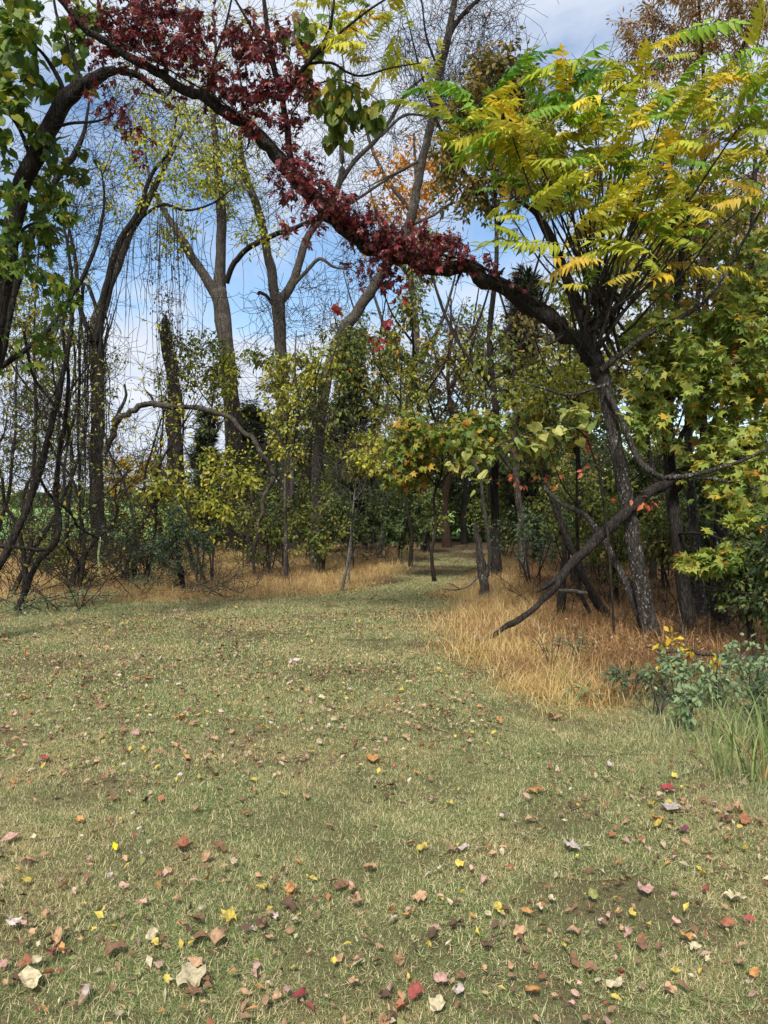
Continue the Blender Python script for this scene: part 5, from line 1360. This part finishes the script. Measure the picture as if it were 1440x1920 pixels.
# bare bramble arches and dead sticks in front of the dry grass
def bramble(label, x0, x1, Y0, Y1, n, hmin, hmax, mat='twig', r=0.007, span=1.2):
    t = Plant('bramble', label, 'bramble', G((x0 + x1) / 2, (Y0 + Y1) / 2), 'bare brambles at the edge of the woods')
    for i in range(n):
        Ya = random.uniform(Y0, Y1); b = G(random.uniform(x0, x1), Ya)
        az = random.uniform(0, 6.28); L = random.uniform(.5, 1) * span; h = random.uniform(hmin, hmax)
        e = b + np.array([math.cos(az) * L, math.sin(az) * L * .5, 0])
        pts = []
        for f in np.linspace(0, 1, 6):
            p = b * (1 - f) + e * f; p = p + rng.normal(0, .05, 3); p[2] = max(0.02, h * (1.6 * f - 0.9 * f * f) + rng.normal(0, .03))
            if i % 3 == 0: p[2] = h * f
            pts.append(np.append(p, r * (1 - .7 * f) * random.uniform(.6, 1.2)))
        t.limb(pts, 'stem', mat, 4, 0, .3, px=False)
    ids = t.grow(np.vstack([s_[0] for s_ in [(t.N[rng.integers(0, len(t.N), n * 3)] + rng.normal(0, .18, (n * 3, 3)),)]]), .002, .004, 1, wob=.2)
    t.fuzz(n * 5, .2, .8, .2)
    t.done(mat, 'leaf', 0)
bramble('bare bramble arches left of the tape', -20, 150, 11, 14, 24, .3, 1.4, 'twig', .009, 1.8)
bramble('tangle of dead sticks in the dry grass below the green shrub', 300, 470, 12.8, 14.2, 24, .15, .8, 'twig_grey', .009, 1.3)
bramble('bare thorny stems around the taped stem', 130, 290, 12.6, 15.5, 24, .3, 1.5, 'twig', .008, 1.8)
bramble('dead sticks under the thin saplings in the middle', 440, 620, 16, 21, 26, .2, 1.1, 'twig_grey', .009)
bramble('brushwood at the foot of the pale sapling', 640, 760, 20, 23, 22, .2, 1.0, 'twig_grey', .009)
bramble('bare stems under the leaning dead stems', 960, 1200, 10.5, 13, 26, .3, 1.4)
bramble('bare stems in the shade under the young maple', 1230, 1440, 9, 11.5, 30, .3, 1.6)
bramble('bare tangle far left before the green field', -40, 180, 16, 21, 44, .6, 2.4)
# the thicket that closes the view at the back of the strip
n = 52000
TX = rng.uniform(-8, 22, n); TY = rng.uniform(31, 40, n)
edge = np.clip((TX + 8.5) / 3, 0, 1)
TZ = rng.random(n) ** .8 * (2.4 + 4.6 * vnoise(TX, TY * .4, 31, .45)) * (0.25 + .75 * edge)
FT = Plant('back_thicket', 'dense dark thicket closing the view behind the trunks', 'thicket', (5, 34, 0))
FT.root['kind'] = 'stuff'
cl = vnoise(TX, TZ, 33, 1.4)
for lo, hi, pal in ((0, .45, 'dark_green'), (.45, .72, 'olive'), (.72, .82, 'brown_green'), (.82, 1.01, 'yellow_green')):
    k = (cl >= lo) & (cl < hi)
    FT.leaf(np.stack([TX, TY, TZ], -1)[k], rng.normal(0, 1, (k.sum(), 3)) + (0, 0, -.4), rng.normal(0, .6, (k.sum(), 3)) + (0, -.2, 1), .28 * rng.uniform(.6, 1.3, k.sum()), 'small', pal)
FT.done()
# far wood beyond the field
n = 9000
az = rng.uniform(-0.62, 0.3, n); dd = rng.uniform(330, 400, n)
hh = 9 * (0.55 + 0.6 * vnoise(az * 60, dd * 0, 21, 1.0)) * rng.random(n) ** .7
FW = Plant('far_wood', 'low dark line of trees beyond the green field', 'wood', (-100, 350, 0))
FW.root['kind'] = 'stuff'
FW.leaf(np.stack([np.sin(az) * dd, np.cos(az) * dd, hh], -1), rng.normal(0, 1, (n, 3)), rng.normal(0, 1, (n, 3)), 2.6, 'small', 'dark_green')
FW.done()
#--NEXT--

# ================================================================== weeds at the right edge
def weed(label, x, Y, h, w, n, per, size, kind, pal, name='weed', most=120, stems=4):
    t = Plant(name, label, 'weed', G(x, Y), 'weeds at the right edge of the lawn')
    b = t.base
    for i in range(stems):
        e = b + np.array([random.uniform(-w, w), random.uniform(-w, w) * .7, h * random.uniform(.7, 1.05)])
        b0 = b + np.array([random.uniform(-.05, .05), random.uniform(-.05, .05), -.02])
        m1 = (b0 * .5 + e * .5) + np.array([0, 0, h * .12]) + rng.normal(0, .02, 3)
        t.limb([np.append(b0, .005), np.append(m1, .004), np.append(e, .002)], 'stem', 'twig_grey', 4, 0, .1, px=False)
    c = b + np.array([0, 0, h * .62])
    v_ = norm(rng.normal(0, 1, (n, 3))) * rng.random((n, 1)) ** .4
    ids = t.grow(c + v_ * np.array([w, w * .8, h * .42]), .0015, .003, 1.2)
    t.leaves_on(ids, per * 1.4, size, kind, pal, 'leaf', size * .8, .2, 1.1, .3, .45)
    t.done('twig_grey', 'leaf', most, 10)
weed('pale green leafy weed in the middle of the weeds', 1265, 6.0, .40, .28, 60, 4.5, .052, 'ovate', 'weed', most=200, stems=6)
weed('nettle like weed with upright pairs of leaves nearest the lawn', 1290, 5.3, .30, .10, 24, 4, .06, 'ovate', 'weed', stems=3)
weed('bluish bramble with three part leaves at the left end of the weeds', 1185, 6.2, .28, .26, 36, 3.6, .05, 'ovate', 'grey_green')
weed('low green weed under the dead branch', 1345, 5.9, .36, .26, 44, 4, .05, 'ovate', 'weed')
weed('tall weed at the right edge with fresh green tips', 1410, 6.1, .52, .28, 60, 4, .05, 'ovate', 'weed')
weed('small yellow leaved sapling below the dead branch', 1270, 6.9, .42, .26, 22, 1.6, .065, 'ovate', 'yellow', 'seedling', stems=4)
weed('few bright yellow leaves on a thin stem right of the yellow sapling', 1345, 6.8, .30, .10, 6, 1.8, .075, 'ovate', 'yellow', 'seedling', stems=2)
weed('dark green weed behind the strap leaved grass', 1440, 5.3, .42, .2, 44, 4, .05, 'ovate', 'grey_green')
weed('wiry grey weed with few leaves in front of the pale green weed', 1240, 5.7, .26, .2, 30, 1.6, .035, 'narrow', 'grey_green', stems=9)
weed('short broad leaved weed beside the dry grass', 1095, 6.1, .11, .12, 10, 2.2, .08, 'ovate', 'weed', stems=3)
weed('spindly grey weed with few leaves in the dry grass', 1030, 7.4, .36, .18, 14, 1.6, .05, 'narrow', 'grey_green', stems=5)
weed('grey green weed in the dry grass behind the golden edge', 1075, 7.7, .28, .2, 24, 3, .05, 'narrow', 'grey_green', stems=5)
for x_, Y_, lab_ in ((40, 11.0, 'dense low weed at the foot of the crooked stem'), (110, 11.4, 'fresh green weed right of the crooked stem'), (170, 11.9, 'tufted green weed left of the tangle of sticks'), (275, 13.6, 'low blue green weed under the grey green shrub')):
    weed(lab_, x_, Y_, .34, .42, 40, 4, .06, 'narrow', 'weed', most=0)

# strap leaved sedge: every blade a part
def sedge(label, x, Y, n, L, cols, spread=.10):
    t = Plant('sedge_clump', label, 'grass clump', G(x, Y), 'strap leaved clumps at the right edge')
    for i in range(n):
        az = random.uniform(0, 6.28); l = L * random.uniform(.55, 1.1); th = random.uniform(.05, .5); bend = random.uniform(.5, 2.2)
        o_ = np.array([math.cos(az), math.sin(az), 0]); sd = np.array([-math.sin(az), math.cos(az), 0])
        p = np.array([random.gauss(0, spread), random.gauss(0, spread), -.02]); V, Cc = [], []
        m = 8; wd_ = random.uniform(.004, .0075); c = np.array(random.choice(cols))
        for j in range(m + 1):
            f = j / m
            wj = wd_ * (1 - f) ** .6 * (0.7 + .3 * math.sin(3.14 * f))
            V += [p - sd * wj + np.array([0, 0, wj * .5]), p.copy(), p + sd * wj + np.array([0, 0, wj * .5])]
            Cc += [c * (1 if f < .7 else .9)] * 3
            a_ = th + bend * f * f * 1.3
            p = p + l / m * (math.cos(a_) * np.array([0, 0, 1]) + math.sin(a_) * o_)
            p[2] = max(p[2], .01)
        T_ = []
        for j in range(m):
            for k_ in (0, 1):
                a_ = j * 3 + k_
                T_.append((a_, a_ + 1, a_ + 4, a_ + 3))
        link('blade', mesh('blade', np.array(V), np.array(T_), M['leaf'], np.array(Cc)), t.root)
GR = [S(128, 148, 84), S(112, 138, 76), S(148, 160, 100), S(166, 170, 116)]
sedge('arching strap leaved grass clump at the right edge of the lawn', 1418, 4.35, 60, .58, GR + [S(206, 184, 140), S(212, 160, 112)])
sedge('smaller strap leaved clump behind the arching one', 1375, 5.0, 30, .44, GR)
sedge('upright strap leaved clump touching the right frame edge', 1455, 4.8, 44, .66, GR)
sedge('short grassy clump left of the strap leaved grass', 1310, 5.0, 30, .22, GR + [S(198, 190, 150)], .14)
sedge('thin pale grass spray standing in the golden dry grass', 1060, 6.5, 26, .42, [S(190, 176, 120), S(150, 150, 92)], .06)

# ================================================================== fallen leaves
LC = {'tan': S(190, 152, 118), 'brown': S(138, 104, 80), 'dark brown': S(96, 74, 62), 'pale': S(204, 190, 156), 'pinkish': S(204, 162, 150), 'rust': S(170, 110, 82), 'orange': S(204, 150, 92),
      'yellow': S(216, 192, 92), 'red': S(172, 84, 80), 'crimson': S(158, 62, 72), 'purple': S(118, 66, 82), 'white': S(206, 190, 182), 'greenish': S(156, 160, 96), 'bright yellow': S(232, 216, 30)}
KINDS = {'ovate': 'oval', 'round': 'round', 'lobed': 'lobed', 'long': 'narrow'}
FALL = {}
_fl = {}
def fall_mesh(kind, v_, amt, col):
    k = (kind, v_, round(amt, 1), col)
    if k not in _fl:
        V, T_ = curled(kind, v_ * 2 + (kind == 'lobed' and v_ % 2), amt)
        _fl[k] = mesh('fallen_leaf', V, T_, M['dry_leaf'], np.tile(LC[col], (len(V), 1)))
    return _fl[k]
def put_leaf(x, y, size_px, kind, col, amt, v_, az, tilt, label, group=None, lift=0.0):
    X_, Y_ = ground_px(x, y)
    o = link('fallen_leaf', fall_mesh(kind, v_, amt, col))
    sz = size_px / F * Y_
    grass = 0.032 if Y_ < 6.3 else 0.04
    o.location = (X_, Y_, float(gz(X_, Y_)) + grass + lift)
    o.rotation_euler = (tilt[0], tilt[1], az)
    o.scale = (sz, sz, sz)
    tag(o, label, 'leaf', group or 'fallen leaves on the lawn')
    return o
# leaves one can recognise in the picture: (x, y, size, kind, colour, curl, label)
KEY = [
 (356, 1866, 66, 'lobed', 'pale', 1.2, 'largest pale cream lobed leaf standing up near the bottom edge'),
 (55, 1870, 62, 'ovate', 'pale', .6, 'flat pale tan leaf near the lower left corner'),
 (44, 1836, 38, 'ovate', 'rust', 1.8, 'curled rust leaf touching the pale leaf at the lower left corner'),
 (95, 1812, 36, 'round', 'crimson', 1.8, 'dark leaf with a crimson edge in the lower left corner'),
 (25, 1757, 42, 'ovate', 'white', .8, 'pale veined oval leaf at the left edge'),
 (408, 1782, 48, 'round', 'tan', 1.6, 'cupped tan leaf above the largest cream leaf'),
 (372, 1785, 36, 'round', 'brown', 2.0, 'curled brown leaf left of the cupped tan leaf'),
 (428, 1744, 34, 'lobed', 'yellow', .6, 'upright yellow leaf near the lower left'),
 (366, 1830, 38, 'ovate', 'tan', 1.2, 'tan leaf just behind the largest cream leaf'),
 (292, 1796, 30, 'ovate', 'yellow', .5, 'small buttery leaf left of the curled brown leaf'),
 (215, 1808, 46, 'round', 'brown', 1.0, 'large dull brown speckled leaf left of the buttery leaf'),
 (563, 1893, 36, 'ovate', 'crimson', .9, 'crimson oval leaf at the bottom edge'),
 (936, 1783, 46, 'long', 'purple', .6, 'magenta purple narrow leaf near the bottom middle'),
 (896, 1777, 30, 'long', 'yellow', .8, 'yellow leaf next to the magenta leaf'),
 (912, 1798, 32, 'round', 'dark brown', 1.8, 'dark curled leaf under the magenta leaf'),
 (935, 1730, 32, 'ovate', 'yellow', .6, 'spotted pale yellow leaf above the magenta leaf'),
 (855, 1760, 40, 'ovate', 'dark brown', 2.2, 'dark rolled leaf left of the magenta leaf'),
 (216, 1609, 34, 'long', 'bright yellow', .3, 'vivid lemon yellow narrow leaf on the left lawn'),
 (20, 1592, 40, 'ovate', 'pinkish', .7, 'pink leaf at the left edge'),
 (148, 1557, 26, 'ovate', 'orange', .9, 'orange leaf standing up on the left lawn'),
 (46, 1676, 30, 'ovate', 'yellow', .8, 'yellow oval leaf near the left edge'),
 (56, 1634, 24, 'round', 'tan', 1.0, 'light tan round leaf near the left edge'),
 (346, 1606, 44, 'lobed', 'rust', 1.8, 'crumpled rust lobed leaf on the left lawn'),
 (410, 1611, 30, 'lobed', 'brown', 2.2, 'crumpled brown leaf right of the rust lobed leaf'),
 (1260, 1533, 44, 'lobed', 'white', .5, 'large whitish leaf with dark veins near the weeds'),
 (1252, 1500, 34, 'ovate', 'crimson', .7, 'bright crimson leaf behind the whitish veined leaf'),
 (1222, 1528, 28, 'ovate', 'yellow', .8, 'yellow leaf left of the whitish veined leaf'),
 (1238, 1510, 30, 'long', 'pale', .6, 'pale narrow leaf left of the crimson leaf'),
 (1393, 1559, 36, 'lobed', 'rust', .9, 'rusty orange lobed leaf near the strap leaved grass'),
 (1072, 1607, 34, 'lobed', 'white', .8, 'pale pink lobed leaf on the right lawn'),
 (1366, 1616, 24, 'ovate', 'orange', .8, 'orange oval leaf on the far right lawn'),
 (1232, 1556, 28, 'lobed', 'orange', .8, 'orange tan leaf below the whitish veined leaf'),
 (1280, 1577, 28, 'ovate', 'purple', 1.2, 'dull purple leaf right of the orange tan leaf'),
 (1003, 1500, 30, 'lobed', 'orange', .8, 'orange lobed leaf on the middle right lawn'),
 (996, 1556, 32, 'ovate', 'tan', 1.0, 'tan leaf with a brown edge on the right lawn'),
 (868, 1612, 26, 'round', 'white', .5, 'white leaf with dark spots on the middle lawn'),
 (793, 1610, 28, 'ovate', 'yellow', .6, 'mustard yellow leaf left of the white spotted leaf'),
 (552, 1250, 22, 'lobed', 'white', .8, 'bright white leaf alone on the far lawn'),
 (698, 1438, 34, 'lobed', 'orange', .9, 'orange oak like leaf in the middle of the lawn'),
 (718, 1448, 24, 'long', 'yellow', .5, 'clear yellow leaf beside the orange oak like leaf'),
 (1040, 1362, 36, 'lobed', 'tan', 1.3, 'big tan lobed leaf at the edge of the dry grass'),
 (256, 1387, 26, 'ovate', 'pinkish', .6, 'pink boat shaped leaf on the left lawn'),
 (267, 1418, 20, 'ovate', 'yellow', .5, 'small clear yellow leaf below the pink boat shaped leaf'),
 (338, 1358, 26, 'lobed', 'orange', .9, 'cupped golden leaf on the middle left lawn'),
 (42, 1315, 26, 'round', 'orange', .8, 'orange brown round leaf on the far left lawn'),
 (85, 1314, 20, 'round', 'tan', .8, 'tan round leaf right of the orange brown one'),
 (165, 1282, 22, 'round', 'purple', .8, 'purple leaf on the far left lawn'),
 (275, 1284, 20, 'round', 'rust', 1.4, 'rust ring shaped leaf on the far left lawn'),
 (336, 1293, 16, 'round', 'white', .8, 'white round leaf on the far lawn left of the middle'),
 (8, 1376, 24, 'ovate', 'pinkish', .7, 'pink leaf cut by the left edge on the far lawn'),
 (545, 1690, 32, 'lobed', 'orange', .8, 'amber brown lobed leaf in the lower middle'),
 (493, 1687, 24, 'lobed', 'yellow', .6, 'yellow lobed leaf left of the amber brown leaf'),
 (540, 1722, 36, 'round', 'dark brown', 2.0, 'dark curled leaf below the amber brown leaf'),
 (634, 1685, 34, 'ovate', 'brown', 1.8, 'folded brown leaf right of the amber brown leaf'),
 (690, 1648, 30, 'lobed', 'tan', 1.2, 'tan lobed leaf right of the middle lower lawn'),
 (1378, 1706, 36, 'lobed', 'pale', .6, 'pale yellow pointed leaf at the right edge of the lower lawn'),
 (1160, 1880, 46, 'lobed', 'pale', 1.0, 'pale cream leaf near the bottom right'),
 (998, 1886, 36, 'round', 'orange', .9, 'orange tan round leaf at the bottom right of the middle'),
 (820, 1912, 46, 'ovate', 'pale', .6, 'spotted cream leaf cut by the bottom edge'),
 (1362, 1758, 38, 'ovate', 'rust', 1.0, 'reddish tan leaf on the lower right lawn'),
 (1285, 1784, 34, 'lobed', 'orange', 1.8, 'crumpled amber leaf on the lower right lawn'),
 (1302, 1804, 22, 'lobed', 'pale', .8, 'small cream leaf below the crumpled amber leaf'),
 (1214, 1690, 40, 'lobed', 'pinkish', 2.0, 'large curled pinkish brown leaf on the right lawn'),
 (1388, 1832, 28, 'lobed', 'tan', 1.5, 'curled tan leaf near the lower right edge'),
 (1100, 1812, 28, 'long', 'pinkish', .6, 'slim pink leaf on the lower right lawn'),
 (1075, 1832, 36, 'round', 'brown', 2.2, 'rolled brown leaf below the slim pink leaf'),
 (1110, 1845, 28, 'round', 'brown', 1.8, 'curled brown leaf right of the rolled brown leaf'),
 (1322, 1692, 22, 'ovate', 'red', .6, 'small pinkish red leaf on the right lawn'),
]
taken = []
for i, (x_, y_, s_, kd, co, am, lab) in enumerate(KEY):
    put_leaf(x_, y_, s_ * .9, kd, co, am, i % 6, random.uniform(0, 6.28), (random.uniform(-.35, .35), random.uniform(-.35, .35)), lab)
    taken.append((x_, y_))
# the smaller ones, each named by its look and the nearest recognisable leaf
LAND = [(x_, y_, lab.split(' on the ')[0].split(' near ')[0].split(' at the ')[0].split(' in the ')[0]) for x_, y_, s_, kd, co, am, lab in KEY if len(lab.split(' on the ')[0].split(' near ')[0].split(' at the ')[0].split(' in the ')[0].split()) <= 6]
names_w = ['tan', 'brown', 'dark brown', 'pale', 'pinkish', 'rust', 'orange', 'yellow', 'red', 'white', 'greenish']
pw = np.array([26, 19, 9, 14, 8, 6, 4, 6, 1.5, 3, 3.]); pw /= pw.sum()
used = {}
auto = []
tries = 0
while len(auto) < 300 - len(KEY) and tries < 20000:
    tries += 1
    x_ = random.uniform(-5, 1445); y_ = 1230 + 690 * random.random() ** .85
    X_, Y_ = ground_px(x_, y_)
    if not lawn_here(np.array([X_]), np.array([Y_]))[0]: continue
    if min((x_ - a) ** 2 + (y_ - b) ** 2 for a, b in taken) < 22 ** 2: continue
    if vnoise(np.array([X_]), np.array([Y_]), 51, 1.6)[0] < random.random() * .8: continue
    taken.append((x_, y_)); auto.append((x_, y_))
    Y0 = Y_
    size_m = random.choice((.03, .035, .04, .045, .05, .065)) * random.uniform(.85, 1.15); px = size_m * F / Y_
    co = names_w[rng.choice(len(names_w), p=pw)]; kd = random.choice(('ovate', 'ovate', 'round', 'lobed', 'long'))
    am = random.choice((.6, 1.0, 1.6, 2.2, 2.2))
    lx, ly, ln = min(LAND, key=lambda q: (q[0] - x_) ** 2 + (q[1] - y_) ** 2)
    dx, dy = x_ - lx, y_ - ly
    rel = ('right of' if dx > 0 else 'left of') if abs(dx) > abs(dy) else ('in front of' if dy > 0 else 'behind')
    st = 'flat' if am < .9 else 'curled' if am < 2 else 'rolled'
    lab = f'small {st} {co} {KINDS[kd]} leaf {rel} the {ln}'
    k = used.get(lab, 0); used[lab] = k + 1
    if k: lab = lab.replace('small', ('smaller', 'another small', 'third small', 'fourth small')[min(k - 1, 3)], 1)
    put_leaf(x_, y_, px * (.68 if kd == 'lobed' else .88), kd, co, am, random.randrange(6), random.uniform(0, 6.28), (random.uniform(-.5, .5), random.uniform(-.5, .5)), lab)
# the rest of the litter, too small and too many to tell apart
n = 36000
y = np.sqrt(rng.random(n) * (24.0 ** 2 - 2.0 ** 2) + 4); y[:16000] = np.sqrt(rng.random(16000) * (11.0 ** 2 - 2.0 ** 2) + 4); x = rng.uniform(-.56, .56, n) * y
k = (np.abs(x) < .52 * y + .4) & (0.6 * vnoise(x, y, 52, .8) + 0.4 * vnoise(x, y, 57, 3.0) + .3 * (rng.random(n) - .5) > .42)
k |= (np.abs(x - 1.2) < 1.6) & (y > 11) & (rng.random(n) < .95)
k &= ~(in_poly(x, y, POLY_DRY_RIGHT) & (y < 8)) 
x, y = x[k], y[k]; n = len(x)
pool = LEAF['small'] + LEAF['ovate'] + LEAF['narrow'][:1] + [curled('ovate', 3, 2.2), curled('lobed', 5, 1.6)]
pick = rng.choice(len(pool), n, p=np.array([3, 3, 3, 3, 3, 3, 3, .6, .6]) / 22.2)
AV, AT, AC, n0 = [], [], [], 0
for v_, (V, T_) in enumerate(pool):
    m = np.nonzero(pick == v_)[0]
    sz = rng.uniform(.014, .05, len(m)) * (1.25 if v_ > 6 else 1); az = rng.uniform(0, 6.28, len(m))
    D = np.stack([np.cos(az), np.sin(az), rng.normal(0, .4, len(m))], -1)
    R_ = leaf_frames(D, rng.normal(0, .5, (len(m), 3)) + (0, 0, 1))
    lift = np.where(y[m] < 6.4, .034, .042)
    W = np.einsum('nij,vj->nvi', R_ * sz[:, None, None], V) + np.stack([x[m], y[m], gz(x[m], y[m]) + lift], -1)[:, None]
    ci = rng.choice(len(names_w), len(m), p=pw)
    c = np.array([LC[q] for q in names_w])[ci] * rng.uniform(.7, 1.15, (len(m), 1))
    AV.append(W.reshape(-1, 3)); AC.append(np.repeat(np.clip(c, 0, 1), len(V), 0)); AT.append((T_[None] + (n0 + np.arange(len(m)) * len(V))[:, None, None]).reshape(-1, 3)); n0 += len(m) * len(V)
tag(link('leaf_litter', mesh('leaf_litter', np.vstack(AV), np.vstack(AT), M['dry_leaf'], np.vstack(AC))), 'scattered small fallen leaves over the clearing and path', 'leaves', kind='stuff')
